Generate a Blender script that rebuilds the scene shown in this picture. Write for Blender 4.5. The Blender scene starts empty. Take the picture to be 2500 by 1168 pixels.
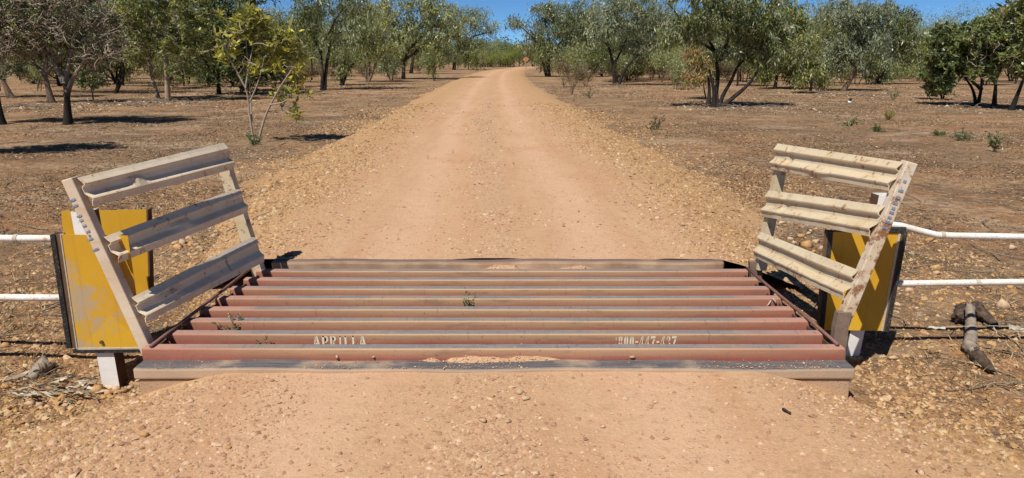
import bpy, bmesh, math, random
import numpy as np
from mathutils import Vector, Matrix, noise as mnoise

# ------------------------------------------------------------------ camera, light, sky
sc = bpy.context.scene
COL = bpy.context.collection
CAM_H, FPX, PCY, HORY = 1.65, 1700.0, 584.0, 146.0
PITCH = math.atan((PCY - HORY) / FPX)
CP, SP = math.cos(PITCH), math.sin(PITCH)
cam_d = bpy.data.cameras.new('camera'); cam = bpy.data.objects.new('camera', cam_d); COL.objects.link(cam)
cam.location = (0, 0, CAM_H); cam.rotation_euler = (math.pi/2 - PITCH, 0, 0)
cam_d.sensor_width = 36.0; cam_d.lens = FPX/2500*36.0; cam_d.clip_end = 3000; cam_d.clip_start = 0.05
sc.camera = cam
LDIR = Vector((0.35, 0.55, -1.0)).normalized()           # the way the light travels
SUN_EL = math.asin(-LDIR.z); SUN_AZ = math.atan2(-LDIR.x, -LDIR.y)
world = bpy.data.worlds.new('World'); sc.world = world; world.use_nodes = True
wn = world.node_tree; wn.nodes.clear()
sky = wn.nodes.new('ShaderNodeTexSky'); sky.sky_type = 'NISHITA'; sky.sun_disc = False
sky.sun_elevation = SUN_EL; sky.sun_rotation = SUN_AZ
sky.air_density = 0.38; sky.dust_density = 0.0; sky.ozone_density = 5.0; sky.altitude = 200
bg = wn.nodes.new('ShaderNodeBackground'); bg.inputs['Strength'].default_value = 0.076
wo = wn.nodes.new('ShaderNodeOutputWorld')
tint_n = wn.nodes.new('ShaderNodeMix'); tint_n.data_type = 'RGBA'; tint_n.blend_type = 'MULTIPLY'; tint_n.inputs[0].default_value = 1; tint_n.inputs[7].default_value = (.80, 1.13, 1.24, 1)
wn.links.new(sky.outputs[0], tint_n.inputs[6]); wn.links.new(tint_n.outputs[2], bg.inputs['Color']); wn.links.new(bg.outputs[0], wo.inputs['Surface'])
sun_d = bpy.data.lights.new('sun', 'SUN'); sun_d.energy = 5.0; sun_d.angle = math.radians(0.53); sun_d.color = (1.0, 0.955, 0.88)
sun = bpy.data.objects.new('sun', sun_d); COL.objects.link(sun); sun.location = (-20, -20, 40)
sun.rotation_euler = LDIR.to_track_quat('-Z', 'Y').to_euler()
sc.view_settings.view_transform = 'Standard'; sc.view_settings.look = 'None'
sc.view_settings.exposure = 0.14; sc.view_settings.gamma = 1.0; sc.view_settings.use_curve_mapping = False

rnd = random.Random(7)
NR = np.random.RandomState(11)

# ------------------------------------------------------------------ numeric helpers
def vnoise(x, y, s=0):
    x = np.asarray(x, float); y = np.asarray(y, float)
    xi = np.floor(x).astype(np.int64); yi = np.floor(y).astype(np.int64)
    fx = x - xi; fy = y - yi
    fx = fx*fx*(3-2*fx); fy = fy*fy*(3-2*fy)
    def h(a, b):
        n = (a*374761393 + b*668265263 + s*1442695) & 0x7fffffff
        n = ((n ^ (n >> 13)) * 1274126177) & 0x7fffffff
        return ((n ^ (n >> 16)) & 0xffff) / 65535.0
    return (h(xi, yi)*(1-fx) + h(xi+1, yi)*fx)*(1-fy) + (h(xi, yi+1)*(1-fx) + h(xi+1, yi+1)*fx)*fy - 0.5
def fbm(x, y, s=0, o=3):
    r = 0; a = 1.0
    for k in range(o):
        r = r + a*vnoise(x*2**k, y*2**k, s+k*17); a *= 0.5
    return r
def sstep(a, b, x):
    t = np.clip((np.asarray(x, float)-a)/(b-a), 0, 1); return t*t*(3-2*t)
def road_cx(Y):                       # centreline of the track
    Y = np.asarray(Y, float)
    base = np.interp(Y, [0, 3.8, 6, 9.6, 12, 20, 35, 60, 90, 120, 150, 190, 240, 320],
                        [-.10, -.10, -.12, -.30, -.42, -.78, -1.2, -1.8, -2.0, -1.6, 0.2, 5.5, 18, 50])
    return base
def road_hw(Y):
    return np.interp(np.asarray(Y, float), [0, 2.8, 3.7, 5.6, 7, 10, 16, 30, 400], [2.7, 2.5, 2.15, 2.0, 2.2, 2.6, 2.8, 2.8, 3.0])
def road_zc(Y):
    return np.interp(np.asarray(Y, float), [0, 2.4, 3.7, 5.7, 8, 20, 60, 400], [-.06, -.075, -.100, -.012, -.04, -.12, -.15, -.13])
def road_z(X, Y):
    X = np.asarray(X, float); Y = np.asarray(Y, float)
    d = X - road_cx(Y); a = np.abs(d) + fbm(X*.9, Y*.35, 5)*.35*np.minimum(1, Y/6)
    hw = road_hw(Y)
    fall = np.interp(Y, [0, 3.7, 5.6, 9, 20, 400], [1.7, 1.2, 1.2, 2.2, 2.4, 2.4])
    z = road_zc(Y) - 0.36*sstep(0, 1, (a-hw+.25)/fall) - 0.12*np.clip((a-hw-fall)/2.0, 0, 1)
    # dirt drops away towards the ends of the front sill
    nearb = np.where(Y < 3.75, np.exp(-((3.72-Y)/.55)**2), 0)
    z = z - nearb*0.15*sstep(1.45, 2.2, np.abs(d)); calm = 1-np.exp(-((Y-3.9)/1.3)**2)*(Y < 3.75)
    for c, w, dep in ((-0.95, .33, .014), (0.82, .33, .014)):
        z = z - calm*dep*np.exp(-((d-c-0.1*vnoise(Y*.15, 0, 3))/w)**2)
    z = z + calm*0.012*np.exp(-((d+.05)/.3)**2) + 0.010*fbm(X*2.2, Y*1.1, 9, 3)*np.clip(Y, 0, 1) + .006*fbm(X*9, Y*9, 2, 2)
    return z
def ground_z(X, Y):
    X = np.asarray(X, float); Y = np.asarray(Y, float)
    z = -0.30 + 0.07*fbm(X*.22, Y*.22, 21, 3) + 0.022*fbm(X*1.7, Y*1.7, 31, 3) + .010*fbm(X*7, Y*7, 41, 2)
    z = z - .07*np.exp(-((X+2.45)/.35)**2-((Y-3.75)/.45)**2)
    inpit = (np.abs(X+.1) < 2.6) & (Y > 3.2) & (Y < 6.3)
    z = np.where(inpit, np.minimum(z, -0.30), z)
    return z
def surf_z(X, Y):
    g = ground_z(X, Y); r = road_z(X, Y)
    Y = np.asarray(Y, float)
    return np.where((Y < 3.70) | (Y > 5.80), np.maximum(g, r), g)
def ray(x, y):
    dy = y - PCY; return (x-1250.0), FPX*CP - dy*SP, (dy*CP + FPX*SP)
def P(x, y, z=0.0):                   # a picture position on the level z
    a, f, d = ray(x, y); t = (CAM_H - z)/d; return Vector((a*t, f*t, z))
def U(x, y, Y):                       # a picture position at the forward distance Y
    a, f, d = ray(x, y); t = Y/f; return Vector((a*t, Y, CAM_H - d*t))
def G(x, y):
    z = -0.2
    for _ in range(6):
        p = P(x, y, z); z = float(surf_z(p.x, p.y))
    return P(x, y, z)

# ------------------------------------------------------------------ materials
class M:
    def __init__(s, name, rough=.8, spec=.3):
        s.m = bpy.data.materials.new(name); s.m.use_nodes = True; s.t = s.m.node_tree; s.t.nodes.clear()
        s.out = s.n('OutputMaterial'); s.b = s.n('BsdfPrincipled'); s.b.inputs['Roughness'].default_value = rough
        s.b.inputs['Specular IOR Level'].default_value = spec
        s.l(s.b.outputs[0], s.out.inputs[0]); s.tc = s.n('TexCoord')
        s.co = s.tc.outputs['Object']
    def n(s, k): return s.t.nodes.new('ShaderNode'+k)
    def l(s, a, b): s.t.links.new(a, b)
    def val(s, sock, v):
        if hasattr(v, 'is_output') or isinstance(v, bpy.types.NodeSocket): s.l(v, sock)
        elif isinstance(v, (tuple, list)) and len(v) == 3 and sock.type == 'RGBA': sock.default_value = (*v, 1)
        else: sock.default_value = v
    def noise(s, scale, detail=3, rough=.55, co=None, dist=0):
        n = s.n('TexNoise'); n.inputs['Scale'].default_value = scale; n.inputs['Detail'].default_value = detail
        n.inputs['Roughness'].default_value = rough; n.inputs['Distortion'].default_value = dist
        s.l(co or s.co, n.inputs['Vector']); return n.outputs['Fac']
    def voro(s, scale, out='Distance', co=None, feature='F1'):
        n = s.n('TexVoronoi'); n.feature = feature; n.inputs['Scale'].default_value = scale
        s.l(co or s.co, n.inputs['Vector']); return n.outputs[out]
    def ramp(s, f, lo, hi, a=0.0, b=1.0):
        n = s.n('MapRange'); n.clamp = True; s.l(f, n.inputs[0])
        for i, v in zip((1, 2, 3, 4), (lo, hi, a, b)): n.inputs[i].default_value = v
        return n.outputs[0]
    def math(s, op, a, b=0.0, clamp=False):
        n = s.n('Math'); n.operation = op; n.use_clamp = clamp; s.val(n.inputs[0], a); s.val(n.inputs[1], b); return n.outputs[0]
    def mix(s, f, a, b, mode='MIX'):
        n = s.n('Mix'); n.data_type = 'RGBA'; n.blend_type = mode
        s.val(n.inputs[0], f); s.val(n.inputs[6], a); s.val(n.inputs[7], b); return n.outputs[2]
    def xyz(s, co=None):
        n = s.n('SeparateXYZ'); s.l(co or s.co, n.inputs[0]); return n.outputs
    def mapped(s, scale):
        n = s.n('Mapping'); n.inputs['Scale'].default_value = scale; s.l(s.co, n.inputs['Vector']); return n.outputs[0]
    def attr(s, name, out='Fac'):
        n = s.n('Attribute'); n.attribute_name = name; return n.outputs[out]
    def color(s, c): s.val(s.b.inputs['Base Color'], c)
    def bump(s, h, strength=.5, dist=.01):
        n = s.n('Bump'); n.inputs['Strength'].default_value = strength; n.inputs['Distance'].default_value = dist
        s.l(h, n.inputs['Height']); s.l(n.outputs[0], s.b.inputs['Normal'])

def mat_ground():
    m = M('dirt_with_litter', .95, .1)
    big = m.noise(.16, 4); mid = m.noise(.9, 5, .6); fine = m.noise(9, 5, .7); vf = m.noise(48, 3, .7)
    c = m.mix(m.ramp(mid, .38, .62), (.365, .185, .085), (.43, .265, .142))
    c = m.mix(m.ramp(big, .42, .58, 0, .75), c, (.25, .16, .09))
    sand = m.noise(.42, 3, .45, m.mapped((.7, 1.6, 1))); c = m.mix(m.ramp(sand, .56, .64, 0, .7), c, (.47, .33, .215)); red = m.noise(.33, 3, .5, m.mapped((1.3, 1, 1))); c = m.mix(m.ramp(red, .56, .70, 0, .55), c, (.38, .175, .085))
    pd = m.noise(.40, 9, .74, m.mapped((1, 1.15, 1))); c = m.mix(m.ramp(pd, .50, .57, 0, .6), c, (.15, .095, .055)); pl = m.noise(.5, 7, .7, m.mapped((1.1, 1, 1))); c = m.mix(m.ramp(pl, .56, .62, 0, .6), c, (.50, .355, .225))
    litter = m.noise(3.2, 5, .75, m.mapped((1, 1.2, 1))); c = m.mix(m.ramp(litter, .52, .60, 0, .6), c, (.135, .092, .062))
    grey = m.noise(1.4, 5, .7); c = m.mix(m.ramp(grey, .58, .68, 0, .5), c, (.19, .155, .12))
    c = m.mix(m.ramp(fine, .51, .63, 0, .7), c, (.13, .085, .055))
    c = m.mix(m.ramp(fine, .43, .33, 0, .7), c, (.56, .42, .27))
    c = m.mix(m.ramp(vf, .56, .70, 0, .65), c, (.60, .46, .30))
    c = m.mix(m.ramp(vf, .44, .32, 0, .55), c, (.13, .075, .045))
    m.color(c)
    m.bump(m.math('ADD', m.math('ADD', m.math('MULTIPLY', litter, 1.6), m.math('MULTIPLY', fine, 1.3)), m.math('MULTIPLY', vf, .5)), 1.0, .05)
    return m.m
def mat_road():
    m = M('gravel_road_dirt', .95, .1)
    t = m.attr('across'); a = m.math('ABSOLUTE', t)
    wob = m.noise(.25, 3); a2 = m.math('ADD', a, m.math('MULTIPLY', m.math('SUBTRACT', wob, .5), .7))
    st = m.noise(1.0, 4, .6, m.mapped((3.0, .35, 1))); fine = m.noise(22, 4, .7); vf = m.noise(70, 3, .75)
    c = m.mix(m.ramp(st, .38, .62), (.51, .322, .188), (.475, .278, .155))
    rut = m.math('ABSOLUTE', m.math('SUBTRACT', a2, .9))
    c = m.mix(m.ramp(rut, .42, .10, 0, .75), c, (.56, .352, .222))
    ctr = m.ramp(a2, .42, .12, 0, .55); c = m.mix(ctr, c, (.47, .30, .175))
    red = m.noise(.55, 3, .5); c = m.mix(m.ramp(red, .56, .72, 0, .6), c, (.47, .235, .125))
    c = m.mix(m.ramp(a2, 1.5, 2.4, 0, .85), c, (.43, .262, .130))
    c = m.mix(m.ramp(a2, 2.9, 3.9, 0, .8), c, (.37, .208, .10))
    sh = m.math('MAXIMUM', m.ramp(a2, .8, 2.2, .45, 1), m.ramp(a2, .45, .1, 0, .8)); cg = m.noise(9, 4, .7); c = m.mix(m.math('MULTIPLY', m.ramp(cg, .52, .66, 0, .4), sh), c, (.30, .17, .095))
    c = m.mix(m.math('MULTIPLY', m.ramp(fine, .54, .68, 0, .55), sh), c, (.22, .125, .075))
    c = m.mix(m.math('MULTIPLY', m.ramp(vf, .55, .70, 0, .7), sh), c, (.66, .48, .31))
    c = m.mix(m.math('MULTIPLY', m.ramp(vf, .45, .33, 0, .55), sh), c, (.25, .135, .08))
    m.color(c)
    m.bump(m.math('ADD', fine, m.math('MULTIPLY', vf, .6)), .8, .009)
    return m.m
def mat_stone(name, tinted=True):
    m = M(name, .9, .2)
    tint = m.attr('tint', 'Color'); n = m.noise(25, 3)
    c = m.mix(m.ramp(n, .35, .7, 0, .5), tint, (.30, .16, .09)); m.color(c); m.bump(m.noise(60, 3), .4, .01); return m.m
def mat_tint(name, rough=.8, trans=0.0, spec=.3, rand=.25):
    m = M(name, rough, spec); tint = m.attr('tint', 'Color')
    oi = m.n('ObjectInfo'); r = m.ramp(oi.outputs['Random'], 0, 1, 1-rand, 1+rand)
    c = m.mix(1.0, tint, r, 'MULTIPLY')
    m.color(c)
    if trans:
        tr = m.n('BsdfTranslucent'); cc = m.mix(1.0, c, (1.25, 1.3, .55), 'MULTIPLY'); m.l(cc, tr.inputs['Color'])
        mx = m.n('MixShader'); mx.inputs[0].default_value = trans
        m.l(m.b.outputs[0], mx.inputs[1]); m.l(tr.outputs[0], mx.inputs[2]); m.l(mx.outputs[0], m.out.inputs[0])
    return m.m
def mat_bark(name, a, b, burnt=0.0):
    m = M(name, .9, .15)
    n = m.noise(6, 5, .65, m.mapped((1, 1, .35))); f = m.noise(26, 4, .7, m.mapped((1, 1, .4)))
    c = m.mix(m.ramp(n, .35, .65), a, b); c = m.mix(m.ramp(f, .52, .7, 0, .7), c, tuple(x*.35 for x in a))
    if burnt:
        z = m.xyz()[2]; zz = m.math('ADD', z, m.math('MULTIPLY', n, 1.2))
        c = m.mix(m.ramp(zz, burnt, burnt+.8, .93, 0), c, (.016, .014, .013))
    m.color(c); m.bump(f, .8, .03); return m.m
def mat_rail():
    m = M('red_oxide_rail_paint', .85, .12)
    x, y, z = m.xyz()
    g = m.n('NewGeometry'); nz = m.xyz(g.outputs['Normal'])[2]
    n1 = m.noise(2.2, 4, .6); n2 = m.noise(1.0, 5, .7, m.mapped((2, 30, 30))); n3 = m.noise(60, 3, .7)
    red = m.mix(m.ramp(n1, .35, .65), (.30, .082, .060), (.37, .125, .092))
    red = m.mix(m.ramp(n3, .6, .75, 0, .5), red, (.42, .22, .14))
    # dust lodged under the top edge
    ax = m.math('ABSOLUTE', m.math('ADD', x, .1)); mid = m.ramp(m.math('ADD', ax, m.math('MULTIPLY', m.math('SUBTRACT', n1, .5), 1.6)), 2.05, .9, .30, 1)
    dz = m.math('ADD', z, m.math('MULTIPLY', m.math('SUBTRACT', n2, .5), .05))
    dust = m.math('MULTIPLY', m.ramp(dz, -.072, -.012, 0, .96), mid)
    c = m.mix(dust, red, (.50, .325, .19))
    st = m.noise(1.0, 5, .75, m.mapped((38, 5, 5))); c = m.mix(m.ramp(st, .60, .72, 0, .45), c, (.17, .075, .05))
    st2 = m.noise(1.0, 4, .7, m.mapped((75, 4, 3))); c = m.mix(m.ramp(st2, .68, .74, 0, .7), c, (.52, .37, .24))
    ch = m.noise(34, 5, .8); c = m.mix(m.ramp(ch, .62, .68, 0, .7), c, (.13, .06, .04)); c = m.mix(m.ramp(ch, .36, .30, 0, .6), c, (.47, .32, .22))
    blot = m.noise(1.0, 5, .65, m.mapped((3.2, 18, 18))); c = m.mix(m.ramp(blot, .56, .68, 0, .55), c, (.23, .15, .10))
    top = m.ramp(nz, .80, .985)
    tn = m.noise(1.0, 6, .7, m.mapped((5, 90, 90)))
    steel = m.mix(m.ramp(tn, .38, .72), (.155, .15, .158), (.29, .25, .22))
    patch = m.noise(1.7, 3, .5, m.mapped((1, 1.7, 1)))
    steel = m.mix(m.ramp(patch, .5, .66, 0, .55), steel, (.32, .225, .155))
    worn = m.ramp(m.math('ADD', ax, m.math('MULTIPLY', m.math('SUBTRACT', patch, .5), 1.1)), 2.05, 1.55)
    topc = m.mix(worn, (.40, .22, .175), steel); topc = m.mix(m.ramp(ch, .56, .66, 0, .6), topc, (.42, .30, .20)); topc = m.mix(m.ramp(st, .56, .70, 0, .55), topc, (.07, .065, .07))
    c = m.mix(top, c, topc); m.color(c)
    m.bump(n3, .3, .003); return m.m
def mat_sill(name, a, b, d):
    m = M(name, .88, .12); g = m.n('NewGeometry'); nz = m.xyz(g.outputs['Normal'])[2]
    n = m.noise(1.0, 6, .7, m.mapped((4, 60, 60))); n1 = m.noise(3, 4); f = m.noise(70, 3, .7)
    c = m.mix(m.ramp(n, .35, .68), a, b); c = m.mix(m.ramp(n1, .55, .7, 0, .7), c, d)
    c = m.mix(m.ramp(f, .58, .75, 0, .4), c, (.46, .33, .22))
    c = m.mix(m.ramp(nz, .9, .5, 0, .95), c, m.mix(m.ramp(n1, .4, .6), d, (.50, .355, .235)))
    m.color(c); m.bump(f, .4, .006); return m.m
def mat_concrete():
    m = M('sandy_concrete', .95, .1); n1 = m.noise(4, 4); f = m.noise(90, 3, .8)
    c = m.mix(m.ramp(n1, .35, .65), (.52, .36, .23), (.45, .30, .185)); c = m.mix(m.ramp(f, .55, .7, 0, .6), c, (.17, .12, .08))
    m.color(c); m.bump(f, .6, .01); return m.m
def mat_paint(name, base, dirty, rust_lo=.60, dust=(.40, .27, .17), dustk=.5, streak=1.0):
    m = M(name, .55, .35)
    n1 = m.noise(3.5, 5, .6); n2 = m.noise(16, 5, .72); f = m.noise(95, 3, .8); st = m.noise(1.0, 5, .65, m.mapped((1.6, 1.6, 14)))
    c = m.mix(m.ramp(n1, .35, .68), base, dirty)
    c = m.mix(m.ramp(st, .5, .72, 0, dustk*streak), c, dust)
    g = m.n('NewGeometry'); nz = m.xyz(g.outputs['Normal'])[2]
    c = m.mix(m.math('MULTIPLY', m.ramp(nz, .25, .9, 0, 1), m.ramp(n2, .3, .6, .1, dustk)), c, dust)
    r = m.math('ADD', m.math('MULTIPLY', n2, .72), m.math('MULTIPLY', n1, .28))
    c = m.mix(m.ramp(r, rust_lo, rust_lo+.07, 0, .9), c, (.23, .085, .035))
    c = m.mix(m.ramp(f, .66, .74, 0, .75), c, (.16, .065, .03))
    m.color(c); m.bump(m.math('ADD', n2, m.math('MULTIPLY', f, .4)), .18, .006); return m.m
def mat_yellow(name, worn):
    m = M(name, .5, .4); x, y, z = m.xyz()
    n1 = m.noise(3, 5, .65); n2 = m.noise(30, 5, .75, m.mapped((1.3, 1, .8)), 1.5); f = m.noise(140, 2)
    c = m.mix(m.ramp(n1, .35, .65), (.62, .345, .022), (.56, .30, .018))
    # old printed arrow head, a shade lighter than the sheet
    tri = m.math('SUBTRACT', m.math('ABSOLUTE', m.math('SUBTRACT', x, .03)), m.math('MULTIPLY', m.math('SUBTRACT', .215, z), .95))
    c = m.mix(m.ramp(tri, .003, -.003, 0, .32), c, (.72, .44, .035))
    tri2 = m.math('SUBTRACT', m.math('SUBTRACT', z, .33), m.math('MULTIPLY', m.math('SUBTRACT', x, .02), -1.0))
    c = m.mix(m.ramp(tri2, -.003, .003, 0, .18), c, (.50, .27, .018))
    if worn:
        w = m.math('ADD', m.math('MULTIPLY', n1, .62), m.math('MULTIPLY', n2, .38))
        side = m.ramp(x, -.17, .14, .05, -.045); low = m.ramp(z, .62, .48, -.12, 0)
        w = m.math('ADD', m.math('ADD', w, side), low)
        c = m.mix(m.ramp(w, .485, .56, 0, .85), c, (.40, .33, .25))
    c = m.mix(m.ramp(f, .6, .8, 0, .35), c, (.35, .22, .08))
    st = m.noise(1.0, 4, .6, m.mapped((22, 22, 1.2))); c = m.mix(m.ramp(st, .55, .75, 0, .3), c, (.38, .20, .03))
    m.color(c); m.bump(n2, .1, .004); return m.m
def mat_plain(name, c1, c2, scale=12, rough=.7, spec=.3, speck=None):
    m = M(name, rough, spec); n = m.noise(scale, 5, .65); c = m.mix(m.ramp(n, .35, .65), c1, c2)
    if speck: c = m.mix(m.ramp(m.noise(scale*6, 3, .8), .58, .66, 0, .85), c, speck)
    m.color(c); m.bump(n, .2, .005); return m.m

MG = mat_ground(); MR = mat_road(); MST = mat_stone('gravel_stone')
MLIT = mat_tint('dry_litter', .8, 0, .2, 0); MLEAF = mat_tint('leaf', .38, .30, .5, .16)
MRAIL = mat_rail()
MSILL = mat_sill('worn_steel_sill', (.07, .072, .085), (.17, .15, .14), (.43, .315, .215))
MSILL2 = mat_sill('dusty_brown_sill', (.13, .09, .08), (.22, .15, .12), (.34, .215, .14))
MCON = mat_concrete()
MCREAM = mat_paint('stained_cream_paint', (.86, .74, .56), (.76, .61, .42), .57, (.58, .42, .27), .35)
MCREAMR = mat_paint('yellowed_cream_paint', (.66, .58, .42), (.58, .46, .29), .55, (.52, .36, .19), .45)
MPOSTR = mat_paint('rusty_post_paint', (.66, .58, .46), (.56, .42, .26), .50, (.46, .27, .12), .5)
MPOSTL = mat_paint('speckled_post_paint', (.68, .56, .42), (.60, .46, .32), .60, (.45, .29, .16), .4)
MWHITE = mat_paint('white_gloss_paint', (.80, .78, .75), (.72, .68, .63), .70, (.55, .42, .30), .25)
MPIPE = mat_plain('white_pipe_paint', (.80, .77, .72), (.66, .59, .50), 7, .7, .25, (.42, .27, .16))
MYW = mat_yellow('faded_yellow_sheet', True); MYC = mat_yellow('yellow_sheet', False)
MBLK = mat_plain('flaking_black_paint', (.012, .012, .012), (.03, .028, .025), 20, .6, .3, (.24, .21, .17))
MBRN = mat_plain('brown_weathered_steel', (.10, .055, .03), (.16, .095, .055), 14, .85, .2)
MRSTB = mat_plain('grey_brown_steel', (.17, .125, .095), (.23, .165, .12), 12, .7, .3, (.12, .06, .03))
MROD = mat_plain('maroon_rod', (.16, .075, .06), (.22, .11, .085), 20, .6, .3)
MGREY = mat_plain('grey_edge_paint', (.52, .46, .37), (.44, .37, .28), 25, .7, .2, (.2, .12, .06))
MSTEN = mat_plain('stencil_cream_paint', (.86, .79, .62), (.74, .62, .44), 60, .7, .2, (.35, .15, .10))
MBLUE = mat_plain('blue_marker', (.11, .17, .31), (.30, .33, .38), 60, .7, .2, (.5, .42, .32))
MBURN = mat_plain('charred_wood', (.02, .016, .014), (.075, .052, .04), 18, .95, .1, (.16, .11, .08))
MDEAD = mat_plain('grey_dead_wood', (.27, .22, .165), (.20, .155, .115), 14, .9, .1, (.09, .065, .05))
MSIGN = mat_plain('orange_sign_back', (.60, .27, .12), (.48, .22, .11), 3, .6, .3)
MBARKD = mat_bark('dark_bark', (.050, .036, .026), (.095, .068, .048), 1.0)
MBARKM = mat_bark('brown_bark', (.16, .11, .075), (.25, .18, .125), .35)
MBARKP = mat_bark('pale_bark', (.40, .31, .22), (.29, .21, .145), .0)
MBARKG = mat_bark('grey_twig_bark', (.27, .225, .185), (.19, .15, .12), 1.3)

# ------------------------------------------------------------------ object helpers
def tag(o, label=None, cat=None, group=None, kind=None):
    if label: o['label'] = label
    if cat: o['category'] = cat
    if group: o['group'] = group
    if kind: o['kind'] = kind
    return o
def empty(name, loc, label, cat, group=None):
    o = bpy.data.objects.new(name, None); o.location = loc; o.empty_display_size = .2; COL.objects.link(o)
    return tag(o, label, cat, group)
def link_mesh(name, me, mat, parent=None):
    o = bpy.data.objects.new(name, me); COL.objects.link(o)
    if mat and not me.materials: me.materials.append(mat)
    if parent: o.parent = parent
    return o
def from_arrays(name, V, F, mat, parent=None, tint=None, smooth=False, attrs=None):
    """V (n,3), F (m,k) with one k"""
    V = np.asarray(V, np.float32); F = np.asarray(F, np.int32)
    me = bpy.data.meshes.new(name); k = F.shape[1]
    me.vertices.add(len(V)); me.vertices.foreach_set('co', V.ravel())
    me.loops.add(F.size); me.loops.foreach_set('vertex_index', F.ravel())
    me.polygons.add(len(F)); me.polygons.foreach_set('loop_start', np.arange(0, F.size, k, dtype=np.int32))
    if smooth: me.polygons.foreach_set('use_smooth', np.ones(len(F), bool))
    me.update(calc_edges=True)
    if tint is not None:
        a = me.color_attributes.new('tint', 'FLOAT_COLOR', 'POINT')
        a.data.foreach_set('color', np.c_[np.asarray(tint, np.float32), np.ones(len(V), np.float32)].ravel())
    for kk, v in (attrs or {}).items():
        a = me.attributes.new(kk, 'FLOAT', 'POINT'); a.data.foreach_set('value', np.asarray(v, np.float32).ravel())
    return link_mesh(name, me, mat, parent)
def bm_obj(name, bm, mat, parent=None, smooth=False, bevel=0, seg=2):
    bmesh.ops.recalc_face_normals(bm, faces=bm.faces)
    me = bpy.data.meshes.new(name); bm.to_mesh(me); bm.free()
    if smooth:
        for p in me.polygons: p.use_smooth = True
    o = link_mesh(name, me, mat, parent)
    if bevel:
        md = o.modifiers.new('bevel', 'BEVEL'); md.width = bevel; md.segments = seg; md.limit_method = 'ANGLE'; md.angle_limit = math.radians(35)
    return o
def add_hexa(bm, c):
    """c: 8 corners, first four one end ring, last four the other"""
    v = [bm.verts.new(p) for p in c]
    for f in ((0, 1, 2, 3), (7, 6, 5, 4), (0, 4, 5, 1), (1, 5, 6, 2), (2, 6, 7, 3), (3, 7, 4, 0)): bm.faces.new([v[i] for i in f])
def add_box(bm, x0, x1, y0, y1, z0, z1):
    add_hexa(bm, [(x0, y0, z0), (x1, y0, z0), (x1, y1, z0), (x0, y1, z0), (x0, y0, z1), (x1, y0, z1), (x1, y1, z1), (x0, y1, z1)])
def add_tube(bm, pts, rad, n=8, cap=True):
    pts = [Vector(p) for p in pts]; rings = []
    up = None
    for i, p in enumerate(pts):
        d = (pts[min(i+1, len(pts)-1)] - pts[max(i-1, 0)]).normalized()
        if up is None: up = d.orthogonal().normalized()
        s = d.cross(up).normalized(); up = s.cross(d).normalized()
        r = rad[i] if isinstance(rad, (list, tuple)) else rad
        rings.append([bm.verts.new(p + (s*math.cos(2*math.pi*k/n) + up*math.sin(2*math.pi*k/n))*r) for k in range(n)])
    for a, b in zip(rings, rings[1:]):
        for k in range(n): bm.faces.new((a[k], a[(k+1) % n], b[(k+1) % n], b[k]))
    if cap: bm.faces.new(rings[0]); bm.faces.new(rings[-1][::-1])

# ------------------------------------------------------------------ ground and road
def axis(pairs):
    out = []
    for a, b, n in pairs: out += list(np.linspace(a, b, n, endpoint=False))
    return np.array(out + [pairs[-1][1]])
def grid_mesh(name, xs, ys, zf, mat, xf=None, attrs=None):
    X, Y = np.meshgrid(xs, ys)
    acr = X.copy()
    if xf is not None: X = xf(X, Y)
    Z = zf(X, Y); nx, ny = len(xs), len(ys)
    idx = np.arange(nx*ny).reshape(ny, nx)
    F = np.stack([idx[:-1, :-1], idx[:-1, 1:], idx[1:, 1:], idx[1:, :-1]], -1).reshape(-1, 4)
    o = from_arrays(name, np.stack([X, Y, Z], -1).reshape(-1, 3), F, mat, smooth=True, attrs={'across': acr.ravel()} if xf is not None else None)
    return tag(o, kind='structure')
gx = axis([(-700, -60, 16), (-60, -15, 60), (-15, 15, 340), (15, 60, 60), (60, 700, 16)])
gy = axis([(-30, 1, 16), (1, 10, 150), (10, 24, 100), (24, 60, 80), (60, 200, 50), (200, 1500, 16)])
grid_mesh('ground', gx, gy, lambda X, Y: ground_z(X, Y) - .35*((np.abs(X-road_cx(Y)) < road_hw(Y)-.3) & ((Y < 3.4) | (Y > 6.4)) & (Y < 300)), MG)
ra = axis([(-6, -2.6, 50), (-2.6, 2.6, 120), (2.6, 6, 50)])
grid_mesh('road', ra, axis([(-6, 1, 12), (1, 3.72, 80)]), road_z, MR, lambda X, Y: X+road_cx(Y))
bpy.data.objects['road'].name = 'approach_road'
grid_mesh('road', ra, axis([(5.76, 12, 100), (12, 30, 90), (30, 90, 90), (90, 330, 90)]), road_z, MR, lambda X, Y: X+road_cx(Y))

# ------------------------------------------------------------------ cattle grid
grid = empty('cattle_grid', (-.1, 4.6, -.3), 'steel cattle grid of dusty red rails set across the dirt road', 'cattle grid')
def reparent(o, p):
    o.parent = p; o.matrix_parent_inverse = Matrix.Translation(p.location).inverted() if p.parent is None else p.matrix_world.inverted()
def part(o, p):                      # world-space mesh becomes a child of p without moving
    w = Vector((0, 0, 0)); q = p
    while q: w += q.location; q = q.parent
    o.parent = p; o.location = -w; return o
def rail_mesh(L, w, h, r):
    # rounded box section along X from 0..L, top at z=0, front at y=0
    prof = [(0, -h), (0, -r)]
    for k in range(1, 4):
        a = math.pi/2*k/4; prof.append((r-r*math.cos(a), -r+r*math.sin(a)))
    prof += [(r, 0), (w-r, 0)]
    for k in range(1, 4):
        a = math.pi/2*k/4; prof.append((w-r+r*math.sin(a), -r+r*math.cos(a)))
    prof += [(w, -r), (w, -h)]
    return prof
YB = [839.2, 804.8, 774.8, 746.8, 721.2, 698, 676, 656]
rails = []
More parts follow.
